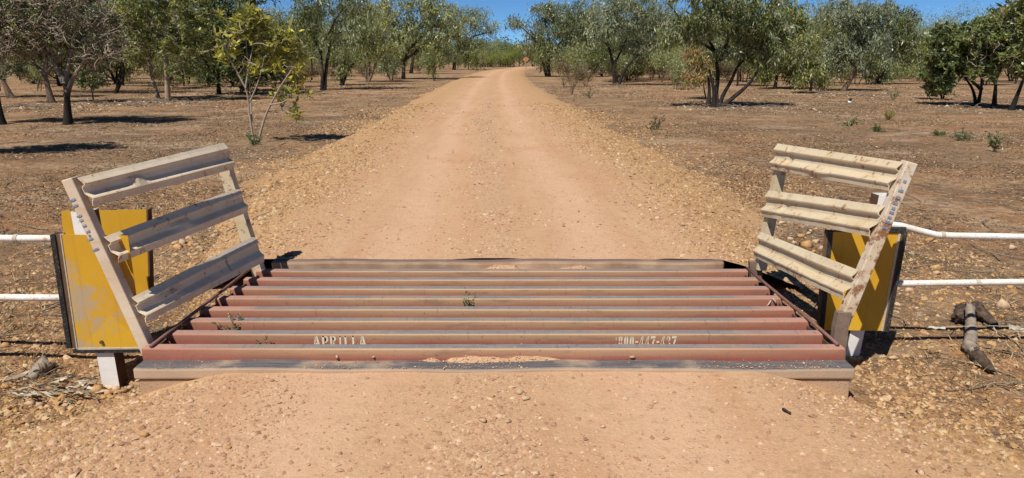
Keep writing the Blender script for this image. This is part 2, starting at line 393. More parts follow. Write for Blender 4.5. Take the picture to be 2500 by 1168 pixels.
for i, yb in enumerate(YB):
    back = P(1250, yb, 0).y; w = .075; y0 = back - w
    xl = np.interp(back, [3.9, 5.5], [-2.185, -2.06]); xr = np.interp(back, [3.9, 5.5], [1.965, 1.90])
    bm = bmesh.new(); prof = rail_mesh(1, w, .094, .010); n = 24; rings = []
    dz = rnd.uniform(-.0015, .0015)
    for k in range(n+1):
        x = xl + (xr-xl)*k/n; sag = .0008*math.sin(x*2+i)
        rings.append([bm.verts.new((x, y0+a, b+sag+dz)) for a, b in prof])
    for a, b in zip(rings, rings[1:]):
        for k in range(len(prof)): bm.faces.new((a[k], a[(k+1) % len(prof)], b[(k+1) % len(prof)], b[k]))
    bm.faces.new(rings[0]); bm.faces.new(rings[-1][::-1])
    o = part(bm_obj('rail', bm, MRAIL, None, smooth=False), grid); o.location = -grid.location
    rails.append((o, y0))
rails[1][0]['label'] = 'second red rail carrying the stencilled lettering'
# cross bearers below the rails, side rods, sills
for x in (-1.95, -1.0, -.1, .85, 1.72):
    bm = bmesh.new(); add_box(bm, x-.04, x+.04, 3.86, 5.55, -.24, -.099); part(bm_obj('bearer', bm, MBRN, None, bevel=.004), grid)
for s in (0, 1):
    bm = bmesh.new()
    a, b = (P(368, 846, .012), P(612, 656, .012)) if s == 0 else (P(2046, 842, .012), P(1824, 655, .012))
    add_tube(bm, [a, a.lerp(b, .3)+Vector((.004, 0, .002)), a.lerp(b, .7), b], .011, 8)
    part(bm_obj('side_rod', bm, MROD, None, smooth=True), grid)
def beam(name, x0, x1, y0, y1, z0, z1, mat, chamf, cat_parent=grid, bev=.014):
    bm = bmesh.new(); add_box(bm, x0, x1, y0, y1, z0, z1)
    bmesh.ops.subdivide_edges(bm, edges=[e for e in bm.edges if abs((e.verts[0].co-e.verts[1].co).x) > 1], cuts=30)
    for v in bm.verts:
        v.co.z += (.004*math.sin(v.co.x*3.1)+.003*math.sin(v.co.x*7.7)) if v.co.z > (z0+z1)/2 else 0
        v.co.y += .003*math.sin(v.co.x*5.3+v.co.z*9)
    return part(bm_obj(name, bm, mat, None, bevel=bev, seg=3), cat_parent)
beam('front_sill', -2.19, 1.985, 3.70, 3.835, -.146, -.075, MSILL, .01)
beam('back_sill', -2.04, 1.80, 5.645, 5.745, -.11, -.002, MSILL2, .01, bev=.024)
beam('concrete_footing', -2.17, 1.97, 3.715, 3.83, -.52, -.149, MCON, .01, bev=.008)
beam('concrete_footing', -2.06, 1.86, 5.65, 5.74, -.50, -.113, MCON, .01, bev=.008)
# end plates of the rails (dark stiffeners seen between the rail ends)
for i in range(7):
    for s in (-1, 1):
        o, y0 = rails[i]; y1 = rails[i+1][1]
        xe = np.interp(y0, [3.8, 5.4], [-2.15, -2.03]) if s < 0 else np.interp(y0, [3.8, 5.4], [1.935, 1.87])
        bm = bmesh.new(); add_box(bm, xe-.004, xe+.004, y0+.077, y1-.002, -.16, -.03)
        part(bm_obj('end_plate', bm, MBRN), grid)

# stencil lettering on the second rail
GL = {
 'A': [[(0, 0), (.13, 0), (.36, .62), (.40, 1), (.30, .95)], [(.46, 1), (.60, 1), (1, 0), (.68, 0), (.46, .62)], [(.30, .28), (.60, .28), (.56, .42), (.35, .42)], [(-.04, 0), (.26, 0), (.26, .09), (-.04, .09)], [(.60, 0), (1.05, 0), (1.05, .09), (.60, .09)]],
 'P': [[(.08, 0), (.38, 0), (.38, 1), (.08, 1)], [(.46, 1), (.72, 1), (.94, .86), (.94, .60), (.72, .44), (.46, .44), (.46, .54), (.64, .56), (.68, .74), (.62, .88), (.46, .90)], [(-.02, 0), (.5, 0), (.5, .08), (-.02, .08)], [(-.02, .92), (.38, .92), (.38, 1), (-.02, 1)]],
 'R': [[(.08, 0), (.36, 0), (.36, 1), (.08, 1)], [(.44, 1), (.70, 1), (.90, .87), (.90, .66), (.70, .53), (.44, .53), (.44, .62), (.60, .64), (.64, .76), (.58, .89), (.44, .90)], [(.46, .46), (.62, .48), (.84, .12), (1.0, .10), (1.0, 0), (.70, 0)], [(-.02, 0), (.44, 0), (.44, .08), (-.02, .08)]],
 'I': [[(.34, 0), (.66, 0), (.66, 1), (.34, 1)], [(.2, 0), (.8, 0), (.8, .08), (.2, .08)], [(.2, .92), (.8, .92), (.8, 1), (.2, 1)]],
 'L': [[(.12, 0), (.42, 0), (.42, 1), (.12, 1)], [(.50, 0), (.96, 0), (.96, .34), (.86, .34), (.72, .10), (.50, .10)], [(0, .92), (.54, .92), (.54, 1), (0, 1)]],
 '8': [[(.42, .54), (.42, 1), (.16, .90), (.12, .70), (.22, .54)], [(.58, .54), (.58, 1), (.84, .90), (.88, .70), (.78, .54)], [(.42, .46), (.18, .44), (.06, .26), (.16, .06), (.42, 0)], [(.58, .46), (.82, .44), (.94, .26), (.84, .06), (.58, 0)]],
 '0': [[(.42, 0), (.42, 1), (.14, .84), (.04, .5), (.14, .16)], [(.58, 0), (.58, 1), (.86, .84), (.96, .5), (.86, .16)]],
 '1': [[(.34, 0), (.62, 0), (.62, 1), (.5, 1), (.30, .86), (.34, .8)]],
 '4': [[(.52, 0), (.80, 0), (.80, .22), (.52, .22)], [(.0, .26), (.46, .26), (.46, .34), (.14, .36), (.50, .80), (.50, 1)], [(.56, .26), (1, .26), (1, .36), (.80, .38), (.80, 1), (.56, 1)]],
 '7': [[(.04, 1), (.96, 1), (.96, .84), (.70, .80), (.10, .80), (.04, .70)], [(.60, .76), (.92, .76), (.60, .3), (.56, 0), (.26, 0), (.34, .4)]],
 '3': [[(.06, .72), (.24, .66), (.30, .88), (.46, .92), (.46, 1), (.2, .94)], [(.54, 1), (.80, .92), (.84, .72), (.66, .56), (.54, .54), (.54, .92)], [(.54, .48), (.84, .42), (.94, .22), (.78, .04), (.54, 0), (.54, .1), (.6, .26)], [(.06, .26), (.24, .32), (.32, .12), (.46, .08), (.46, 0), (.18, .06)]],
 '-': [[(.1, .42), (.9, .42), (.9, .58), (.1, .58)]],
 ':': [[(.50, .12), (.72, .12), (.72, .36), (.50, .36)]], ';': [[(-1.4, .62), (-.7, .62), (-.7, .90), (-1.4, .90)]],
}
ro, ry = rails[1]
def stencil(text, px0, px1, widths):
    a, f, d = ray(px0, 829); x0 = (px0-1250)*ry/f; x1 = (px1-1250)*ry/ray(px1, 829)[1]
    tot = sum(widths); h = .078; x = x0; zb = -.020 - h*.92
    for ch, w in zip(text, widths):
        cw = (x1-x0)*w/tot
        if ch != ' ':
            bm = bmesh.new()
            for poly in GL[ch]:
                vs = [bm.verts.new((x+cw*(.06+u*.88), ry-.0012, zb+v*h)) for u, v in poly]
                bm.faces.new(vs)
            for fce in list(bm.faces):
                if fce.normal.y > 0: fce.normal_flip()
            bmesh.ops.triangulate(bm, faces=bm.faces)
            me = bpy.data.meshes.new('letter'); bm.to_mesh(me); bm.free()
            o = link_mesh('letter' if ch.isalpha() else 'digit' if ch.isdigit() else 'dot' if ch in ':;' else 'dash', me, MSTEN); o.parent = ro
        x += cw
stencil('APRILLA', 763, 896, [1.05, 1, 1, .75, .95, .95, 1.05])
stencil(':;800-447-437', 1500, 1653, [.45, .15, 1, 1, 1, .75, 1, 1, 1, .75, 1, 1, 1])

# ------------------------------------------------------------------ wing panels of guard rail
PROF = [(0, .000), (.022, .010), (.046, .024), (.052, .023), (.060, .004), (.067, .0), (.100, .0), (.110, .004), (.140, .032), (.147, .036), (.154, .033), (.162, .024), (.190, .016)]
def wing(side, NB, NT, FB, FT, vs, near_mat, beam_mat, label, dents, ext=(0, 0), seed=0):
    root = empty('grid_wing', (NB.x, NB.y, 0), label, 'wing fence')
    L = (FB-NB).length
    n = (FB-NB).cross(NT-NB).normalized()
    if n.x*side > 0: n = -n                    # faces the road
    def pt(u, v): return NB.lerp(FB, u).lerp(NT.lerp(FT, u), v)
    rg = random.Random(seed)
    for bi, (va_n, vb_n, va_f, vb_f) in enumerate(vs):
        bm = bmesh.new(); N = 40; rings = []
        for k in range(N+1):
            u = -ext[0] + (1+ext[0]+ext[1])*k/N; ring = []
            for (a, d) in PROF:
                s = a/.19
                v = (va_n+(vb_n-va_n)*s)*(1-u) + (va_f+(vb_f-va_f)*s)*u
                p = pt(u, v)
                dd = d + .0012*math.sin(u*9+bi*2+seed) + .0005*rg.uniform(-1, 1)
                dv = 0
                for (db, du, ds, wu, ws, dep, lift) in dents:
                    if db == bi:
                        g = math.exp(-((u-du)/wu)**2-((s-ds)/ws)**2); dd += dep*g; dv += lift*g
                ring.append(bm.verts.new(p + n*(dd+.004) + Vector((0, 0, dv))))
            rings.append(ring)
        for a, b in zip(rings, rings[1:]):
            for k in range(len(PROF)-1): bm.faces.new((a[k], a[k+1], b[k+1], b[k]))
        for f in bm.faces: f.smooth = False
        me = bpy.data.meshes.new('guard_rail'); bm.to_mesh(me); bm.free()
        o = part(link_mesh('guard_rail', me, beam_mat), root)
        md = o.modifiers.new('thickness', 'SOLIDIFY'); md.thickness = .004; md.offset = 0
        ew = .007                                      # crumpled end lips
    # near post: a rectangular tube whose narrow face looks down the road
    def post(name, B, T, w, dep, mat, open_back=False, over=(0, 0)):
        ax = (T-B).normalized(); B2 = B-ax*over[0]; T2 = T+ax*over[1]
        s = Vector((ax.z, 0, -ax.x)).normalized()*(-side)  # sideways, towards the road
        bk = Vector((0, 1, 0)); bm = bmesh.new()
        if not open_back:
            add_hexa(bm, [B2-s*w, B2, B2+bk*dep, B2+bk*dep-s*w, T2-s*w, T2, T2+bk*dep, T2+bk*dep-s*w])
            return part(bm_obj(name, bm, mat, None, bevel=.006), root)
        t = .006                                       # channel: web towards the rails, flanges away
        for (a0, a1, b0, b1) in ((0, t, 0, dep), (t, w, 0, t), (t, w, dep-t, dep)):
            add_hexa(bm, [B2-s*a1+bk*b0, B2-s*a0+bk*b0, B2-s*a0+bk*b1, B2-s*a1+bk*b1, T2-s*a1+bk*b0, T2-s*a0+bk*b0, T2-s*a0+bk*b1, T2-s*a1+bk*b1])
        return part(bm_obj(name, bm, mat, None), root)
    return root, pt, n, post
# left wing
NB, NT, FB, FT = U(362, 842, 3.88), U(176, 438, 3.88), U(646, 664, 5.44), U(545, 349, 5.44)
LV = [(1.0, .835, 1.0, .80), (.655, .495, .66, .47), (.285, .125, .285, .075)]
root, pt, nn, post = wing(-1, NB, NT, FB, FT, LV, MPOSTL, MCREAM, 'left wing panel of three dented cream guard rails with blue marks on its post', [
    (0, .30, .55, .045, .14, .022, .012), (1, .47, .55, .05, .14, .028, .008), (1, .40, .48, .03, .12, .02, .0), (2, .15, .45, .05, .15, .030, .0),
    (2, .24, .50, .05, .14, .026, .006), (2, .62, .80, .10, .14, -.012, -.006)], ext=(-.022, .0), seed=1)
lp = post('near_post', NB, NT, .066, .07, MPOSTL, over=(.05, .01))
post('far_post', FB+Vector((0, -.05, 0)), FT+Vector((0, -.05, 0)), .085, .085, MCREAMR, True, over=(.03, -.01))
for j, (y, w, s) in enumerate([(494, 20, 0), (507, 15, 1), (530, 13, 0), (540, 10, 1), (553, 10, 0), (567, 11, 0), (584, 16, 1), (609, 20, 0), (576, 6, 3)]):
    k = (y-446)/(842-446); c = NT.lerp(NB, k); ax = (NT-NB).normalized(); s1 = Vector((ax.z, 0, -ax.x))
    bm = bmesh.new(); cc = c + Vector((-.010-.046, -.0035, .0)) + s1*rnd.uniform(0, .012); ww = w/430*1.0; hh = .010
    q = [(-.5, -.5), (-.15, -.3), (.1, -.5), (.5, -.35), (.48, .4), (.2, .5), (-.1, .3), (-.46, .5)]
    bm.faces.new([bm.verts.new(cc + s1*(a*ww) + ax*(b*hh*1.3) + Vector((0, 0, a*.004))) for a, b in q])
    me = bpy.data.meshes.new('paint_mark'); bm.to_mesh(me); bm.free(); part(link_mesh('paint_mark', me, MBLUE), root)
# right wing
NB, NT, FB, FT = U(2070, 742, 3.92), U(2214, 398, 3.92), U(1847, 645, 5.44), U(1905, 352, 5.44)
bot = U(2056, 800, 3.92)
RV = [(1.0, .80, 1.0, .79), (.70, .48, .62, .40), (.24, .015, .27, .05)]
root, pt, nn, post = wing(1, NB, NT, FB, FT, RV, MPOSTR, MCREAMR, 'right wing panel of three yellowed cream guard rails on a rusty leaning post', [
    (0, .86, .5, .03, .8, -.014, 0), (0, .52, .85, .08, .2, .02, -.01), (1, .80, .5, .04, .8, -.016, 0), (1, .25, .4, .15, .3, -.012, 0),
    (2, .30, .5, .2, .3, -.012, -.01), (2, .70, .8, .03, .2, .008, 0)], ext=(-.018, .02), seed=5)
post('near_post', NB, NT, .066, .07, MPOSTR, over=(.16, .01))
post('far_post', FB+Vector((0, -.04, 0)), FT+Vector((0, -.04, 0)), .075, .075, MCREAMR, True, over=(.04, -.01))
bm = bmesh.new(); a = U(2068, 765, 3.90); b = U(2060, 800, 3.90); c = U(2050, 890, 3.90)
for p0, p1 in ((a, b), (b, c)):
    add_hexa(bm, [p0+Vector((-.05, 0, 0)), p0+Vector((.03, 0, 0)), p0+Vector((.03, .05, 0)), p0+Vector((-.05, .05, 0)), p1+Vector((-.05, 0, 0)), p1+Vector((.03, 0, 0)), p1+Vector((.03, .05, 0)), p1+Vector((-.05, .05, 0))])
part(bm_obj('post_stub', bm, MRSTB), root)
bm = bmesh.new(); a = U(1846, 640, 5.43); c = U(1848, 690, 5.43)
add_hexa(bm, [a+Vector((-.05, 0, 0)), a+Vector((.05, 0, 0)), a+Vector((.05, .05, 0)), a+Vector((-.05, .05, 0)), c+Vector((-.045, 0, 0)), c+Vector((.045, 0, 0)), c+Vector((.045, .05, 0)), c+Vector((-.045, .05, 0))])
part(bm_obj('post_stub', bm, MRSTB), root)
for j, (y, w) in enumerate([(438, 8), (460, 12), (476, 11), (490, 12), (502, 9), (512, 12), (524, 10), (535, 13), (549, 14)]):
    k = (y-398)/(742-398); c = NT.lerp(NB, k); ax = (NT-NB).normalized(); s1 = Vector((ax.z, 0, -ax.x))
    bm = bmesh.new(); cc = c + s1*(.030) + Vector((0, -.0035, 0)); ww = .03*w/12; hh = .017
    q = [(-.5, -.5), (-.15, -.3), (.1, -.5), (.5, -.35), (.48, .4), (.2, .5), (-.1, .3), (-.46, .5)]
    bm.faces.new([bm.verts.new(cc + s1*(a_*ww) + ax*(b_*hh)) for a_, b_ in q])
    me = bpy.data.meshes.new('paint_mark'); bm.to_mesh(me); bm.free(); part(link_mesh('paint_mark', me, MBLUE), root)

# ------------------------------------------------------------------ white pipe fences with posts
def fence(label, post_px, Yp, pipes, wpost, px_side):
    c = P(post_px[0], post_px[1], -.32); base = Vector((c.x, Yp, -.32))
    root = empty('pipe_fence', base, label, 'fence')
    for pts in pipes:
        bm = bmesh.new(); add_tube(bm, pts, .0215, 14); part(bm_obj('pipe_rail', bm, MPIPE, None, smooth=True), root)
    return root
fl = fence('white painted pipe fence running out of frame left of the grid', (272, 950), 4.02, [
    [U(-700, 578, 4.1), U(-300, 580, 4.1), U(60, 582.5, 4.1), U(262, 584, 4.1)],
    [U(-700, 722, 4.1), U(-300, 724, 4.1), U(60, 727, 4.1), U(262, 728, 4.1)]], .1, 1)
fr = fence('white painted pipe fence right of the grid, its upper pipe bent', (2085, 895), 4.15, [
    [U(2140, 545, 4.4), U(2200, 552, 4.4), U(2245, 564, 4.4), U(2285, 574, 4.4), U(2330, 576, 4.4), U(2500, 579, 4.4), U(3200, 583, 4.4)],
    [U(2120, 694, 4.4), U(2200, 693, 4.4), U(2400, 690, 4.4), U(2500, 689, 4.4), U(3200, 686, 4.4)]], .1, -1)
for root, y_, pts in ((fr, 4.4, [(2385, 690.3), (2300, 574.5)]), (fl, 4.1, [(40, 582)])):
    for (a_, b_) in pts:
        bm = bmesh.new(); add_tube(bm, [U(a_-5, b_, y_), U(a_+5, b_, y_)], .0245, 14); part(bm_obj('coupling', bm, MGREY, None, smooth=False), root)
def tube_post(root, x0, x1, ztop, y0, dep, shear, hollow, brown_side):
    bm = bmesh.new(); z0 = -.75
    def ring(z): sx = shear[0]*(z+.3); sy = shear[1]*(z+.3); return [Vector((x0+sx, y0+sy, z)), Vector((x1+sx, y0+sy, z)), Vector((x1+sx, y0+dep+sy, z)), Vector((x0+sx, y0+dep+sy, z))]
    b, t = ring(z0), ring(ztop); vb = [bm.verts.new(v) for v in b]; vt = [bm.verts.new(v) for v in t]
    fs = [bm.faces.new((vb[i], vb[(i+1) % 4], vt[(i+1) % 4], vt[i])) for i in range(4)]
    bmesh.ops.recalc_face_normals(bm, faces=bm.faces)
    me = bpy.data.meshes.new('post'); bm.to_mesh(me); bm.free(); me.materials.append(MWHITE); me.materials.append(MBRN)
    me.polygons[1 if brown_side > 0 else 3].material_index = 1
    o = part(link_mesh('post', me, MWHITE), root); md = o.modifiers.new('wall', 'SOLIDIFY'); md.thickness = .006
    return o
tube_post(fl, U(249, 940, 4.014).x, U(249, 940, 4.014).x+.108, .78, 4.014, .10, (-.02, 0), True, 1)
xr = U(2064, 885, 4.40).x
tube_post(fr, xr-.005, xr+.09, U(2140, 478, 4.40).z, 4.40, .10, (.075, 0), True, -1)

# ------------------------------------------------------------------ yellow width-marker boards
def board(label, TL, TR, BR, BL, mat, edges, depth=.05, bolt=None, shear=0):
    """local frame: x along the bottom, z up; the sheet is a thin plate with folded sides"""
    o3 = (BL+BR)/2; root = empty('marker_board', o3, label, 'marker board')
    X = (BR-BL); ang = math.atan2(X.y, X.x); root.rotation_euler = (0, 0, ang)
    R = Matrix.Rotation(-ang, 3, 'Z'); L = lambda p: R @ (p-o3)
    tl, tr, br, bl = map(L, (TL, TR, BR, BL)); d = Vector((0, .004, 0))
    bm = bmesh.new(); add_hexa(bm, [bl, br, tr, tl, bl+d, br+d, tr+d, tl+d]); bm_obj('sheet', bm, mat, root)
    def strip(name, a, b, side, w, mt, y0, y1):
        bm = bmesh.new(); s = side*w; f = Vector((0, y0, 0)); g = Vector((0, y1, 0))
        add_hexa(bm, [a+f, a+s+f, b+s+f, b+f, a+g, a+s+g, b+s+g, b+g]); bm_obj(name, bm, mt, root, bevel=.001)
    ex = Vector((1, 0, 0)); ez = Vector((0, 0, 1))
    for e in edges:
        if e == 'L':
            strip('edge_trim', bl, tl, -ex, .008, MGREY, -.004, .03); strip('side_channel', bl-ex*.008, tl-ex*.008, -ex, .026, MBRN, -.002, .05); strip('black_edge', bl-ex*.034, tl-ex*.034, -ex, .030, MBLK, -.010, .06)
        if e == 'R':
            strip('edge_trim', br, tr, ex, .014, MGREY, -.004, .03); strip('side_channel', br+ex*.014, tr+ex*.014, ex, .010, MBRN, -.003, .05); strip('black_edge', br+ex*.024, tr+ex*.024, ex, .026, MBLK, -.008, .06)
        if e == 'l': strip('black_edge', bl, tl, -ex, .028, MBLK, -.006, .05); strip('side_channel', bl-ex*.028, tl-ex*.028, -ex, .026, MBRN, -.002, .05)
        if e == 'r': strip('side_channel', br, tr, ex, .012, MBRN, -.002, .05)
        if e == 'B': strip('edge_trim', bl, br, -ez, .012, MGREY, -.004, .03); strip('black_edge', bl-ez*.012-ex*.03, br-ez*.012+ex*.0, -ez, .022, MBLK, -.006, .010)
        if e == 'T': strip('black_edge', tl, tr+ex*.04, ez, .030, MBLK, -.006, .05)
    if bolt:
        p = L(bolt); bm = bmesh.new(); add_tube(bm, [p+Vector((0, -.012, 0)), p+Vector((0, .01, 0))], .011, 8); bm_obj('bolt', bm, MBRN, root)
    return root
board('scratched faded yellow marker board with black left edge beside the left wing', U(150, 573, 4.0), U(312, 576, 4.0), U(350, 848, 4.0), U(190, 850, 4.0), MYW, 'LB', bolt=U(249, 835, 4.0))
board('plain yellow board standing behind the scratched one at the left wing', U(149, 516, 4.40), U(357, 512, 4.40), U(364, 740, 4.40), U(172, 742, 4.40), MYC, 'r')
board('clean yellow marker board with black edges beside the right wing post', U(2034, 566, 4.46), U(2194, 568, 4.30), U(2150, 808, 4.30), U(2012, 806, 4.46), MYC, 'lRT')
board('yellow board half hidden behind the post of the right wing', U(2060, 506, 4.58), U(2180, 500, 4.58), U(2165, 640, 4.58), U(2050, 640, 4.58), MYC, '')

# ------------------------------------------------------------------ trees
def unit(v):
    v = np.asarray(v, float); return v/np.maximum(1e-9, np.linalg.norm(v, axis=-1, keepdims=True))
def leaf_arrays(R, C, A, Ln, Wd, col, var=.25, bend=.12):
    """C centres (n,3), A axes (n,3), one four-cornered bent leaf each"""
    n = len(C); S = unit(np.cross(A, R.normal(size=(n, 3)))); N = unit(np.cross(S, A))
    Ln = Ln[:, None]; Wd = Wd[:, None]
    b = N*Ln*bend*R.uniform(-1, 1, (n, 1))
    V = np.stack([C, C+A*Ln*.5+S*Wd*.5+b, C+A*Ln, C+A*Ln*.5-S*Wd*.5+b], 1).reshape(-1, 3)
    F = np.arange(4*n).reshape(n, 4)
    t = np.asarray(col, float)[None, :] if np.ndim(col) == 1 else np.asarray(col, float)
    T = t*(1+var*R.uniform(-1, 1, (n, 1)))*np.array([[1, 1, 1]]) ; T = T + np.c_[R.uniform(-.012, .016, n), R.uniform(-.006, .008, n), R.uniform(-.008, .006, n)]
    return V, F, np.repeat(np.clip(T, .005, 1), 4, 0)
class Skel:
    def __init__(s, seed): s.R = random.Random(seed); s.br = []; s.tips = []
    def branch(s, p, d, L, lev, maxlev, par, wob=.15, up=.15, kids=(4, 4, 4, 3), spread=(25, 60)):
        R = s.R; n = max(3, int(L/.28)+2) if lev < 2 else 3
        pts = [np.array(p, float)]; d = unit(np.array(d, float))
        for k in range(n):
            d = unit(d + np.array([R.gauss(0, wob), R.gauss(0, wob), R.gauss(0, wob*.7)+up*(1 if lev < 2 else .3)]))
            pts.append(pts[-1] + d*L/n)
        s.br.append((pts, lev)); 
        if lev >= maxlev-1: s.tips += [(pts[i], d.copy()) for i in range(1, len(pts))]
        if lev >= maxlev: return
        nk = kids[min(lev, len(kids)-1)]; nk = max(2, nk + R.randint(-1, 1))
        for j in range(nk):
            f = (.45 if lev else par) + (1-(.45 if lev else par))*(j+R.random())/nk
            x = f*n; i = min(n-1, int(x)); q = pts[i]*(1-(x-i)) + pts[i+1]*(x-i)
            dd = unit(pts[i+1]-pts[i]); a = math.radians(R.uniform(*spread)); ax = unit(np.cross(dd, [R.gauss(0, 1) for _ in range(3)]))
            nd = dd*math.cos(a) + np.cross(ax, dd)*math.sin(a)
            if nd[2] < -.15: nd[2] *= -.3
            s.branch(q, nd, L*R.uniform(.5, .8)*(1.05-.3*f), lev+1, maxlev, par, wob, up, kids, spread)
def tubes(name, paths, mat, parent=None):
    """paths: list of (pts, r0, r1, sides)"""
    V, F, off = [], [], 0
    for pts, r0, r1, ns in paths:
        pts = np.array(pts); m = len(pts); d = unit(np.gradient(pts, axis=0))
        ref = np.array([0, 0, 1.0]) if abs(d[0][2]) < .7 else np.array([1.0, 0, 0])
        s = unit(np.cross(d, ref)); t = np.cross(s, d)
        a = np.arange(ns)*2*math.pi/ns; rad = np.linspace(r0, r1, m)[:, None, None]
        if r0 > .05:
            rad = rad*(1+.35*np.exp(-np.arange(m)*1.2))[:, None, None]*(1+.12*np.sin(a*2+m))[None, :, None]
        ring = pts[:, None, :] + (np.cos(a)[None, :, None]*s[:, None, :] + np.sin(a)[None, :, None]*t[:, None, :])*rad
        V.append(ring.reshape(-1, 3)); i = np.arange(m*ns).reshape(m, ns)
        f = np.stack([i[:-1], np.roll(i[:-1], -1, 1), np.roll(i[1:], -1, 1), i[1:]], -1).reshape(-1, 4)
        F.append(f+off); off += m*ns
    return from_arrays(name, np.concatenate(V), np.concatenate(F), mat, parent, smooth=True)
LEAFC = {'euc': (.29, .32, .19), 'olive': (.275, .285, .09), 'dark': (.10, .125, .052), 'mid': (.19, .22, .08), 'young': (.48, .44, .08), 'lime': (.30, .34, .05), 'brown': (.36, .21, .09), 'blue': (.265, .305, .21)}
def tree_meshes(seed, H, Rd, stems, leaf, nleaf, r0=.12, fork=.30, shape='droop', bark=MBARKD, llen=.12, lwid=.028, crad=.42, twigs=0, kids=(4, 4, 4, 3), low=0.0, maxlev=3, leaf2=None, flat=1.0):
    s = Skel(seed); R = np.random.RandomState(seed)
    for (dx, dy, k, bx) in stems:
        s.branch((bx, 0, -.12), (dx*.6, dy*.6, 1), 1.0*k, 0, maxlev, fork, kids=kids, up=.10)
    allp = np.concatenate([np.array(b[0]) for b in s.br]); zt = allp[:, 2].max(); rt = np.percentile(np.hypot(allp[:, 0], allp[:, 1]), 97)
    sx = Rd/rt; sz = H/zt
    S = np.array([sx, sx*flat, sz])
    paths = []; tw = []
    for pts, lev in s.br:
        q = [p*S for p in pts]
        if lev <= 2 or maxlev < 3: rr = r0*[.72, .36, .17, .08, .05][lev]; paths.append((q, rr, rr*[.55, .45, .4, .4, .4][lev], 8 if lev == 0 else 5 if lev == 1 else 4))
        else: paths.append((q, r0*.11, r0*.04, 3))
    trunk = tubes('trunk', paths, bark)
    tips = np.array([t[0] for t in s.tips])*S; td = np.array([t[1] for t in s.tips])
    if twigs:
        for i in R.choice(len(tips), twigs):
            p = tips[i]; d = unit(td[i]+R.normal(size=3)*.8); q = [p]
            for k in range(4): d = unit(d+R.normal(size=3)*.45); q.append(q[-1]+d*R.uniform(.08, .2))
            tw.append((q, .011, .004, 3))
        twig = tubes('bare_twigs', tw, MBARKG)
    else: twig = None
    keep = tips[:, 2] > low*H
    tips, td = tips[keep], td[keep]
    per = R.gamma(1.6, 1, len(tips)); idx = R.choice(len(tips), nleaf, p=per/per.sum())
    off = R.normal(size=(nleaf, 3))*crad*np.array([.62, .62, .42])
    C = tips[idx]+off
    if shape == 'droop':
        A = unit(np.c_[R.normal(size=(nleaf, 2))*.42, -np.abs(R.normal(size=nleaf))*.9-.25])
        flip = R.random_sample(nleaf) < .18; A[flip, 2] *= -.5; A = unit(A)
    else:
        # rosettes: leaves fan out from shoot ends
        nro = max(1, nleaf//9); rid = R.randint(0, nro, nleaf); rc = tips[R.choice(len(tips), nro, p=per/per.sum())]+R.normal(size=(nro, 3))*crad*np.array([.6, .6, .45])
        C = rc[rid]+R.normal(size=(nleaf, 3))*.015; A = unit(R.normal(size=(nleaf, 3))+np.array([0, 0, .35]))
    Ln = llen*R.uniform(.6, 1.3, nleaf); Wd = lwid*R.uniform(.7, 1.25, nleaf)
    cc = np.tile(np.array(LEAFC[leaf]), (nleaf, 1))
    cl = .8+.4*R.random_sample(len(tips)); cc = cc*cl[idx][:, None]
    if leaf2: pick = R.random_sample(nleaf) < .3; cc[pick] = np.array(LEAFC[leaf2])
    V, F, T = leaf_arrays(R, C, A, Ln, Wd, cc)
    crown = from_arrays('crown', V, F, MLEAF, tint=T)
    return [x for x in (trunk, crown, twig) if x]
def tree(name, loc, parts, label, cat='tree', group=None, rz=0, sc_=1.0, copy=False):
    root = empty(name, loc, label, cat, group); root.rotation_euler = (0, 0, rz); root.scale = (sc_,)*3 if not isinstance(sc_, tuple) else sc_
    for p in parts:
        q = p
        if copy: q = p.copy(); COL.objects.link(q); tag(q)
        q.parent = root; q.location = (0, 0, 0)
    return root
def basept(x, y):
    p = G(x, y); return p
placed = []
def hero(name, px, py, label, rz=0, group=None, cat='tree', **k):
    p = basept(px, py); placed.append((p.x, p.y, k['Rd']*.8)); return tree(name, p, tree_meshes(**k), label, cat, group, rz)

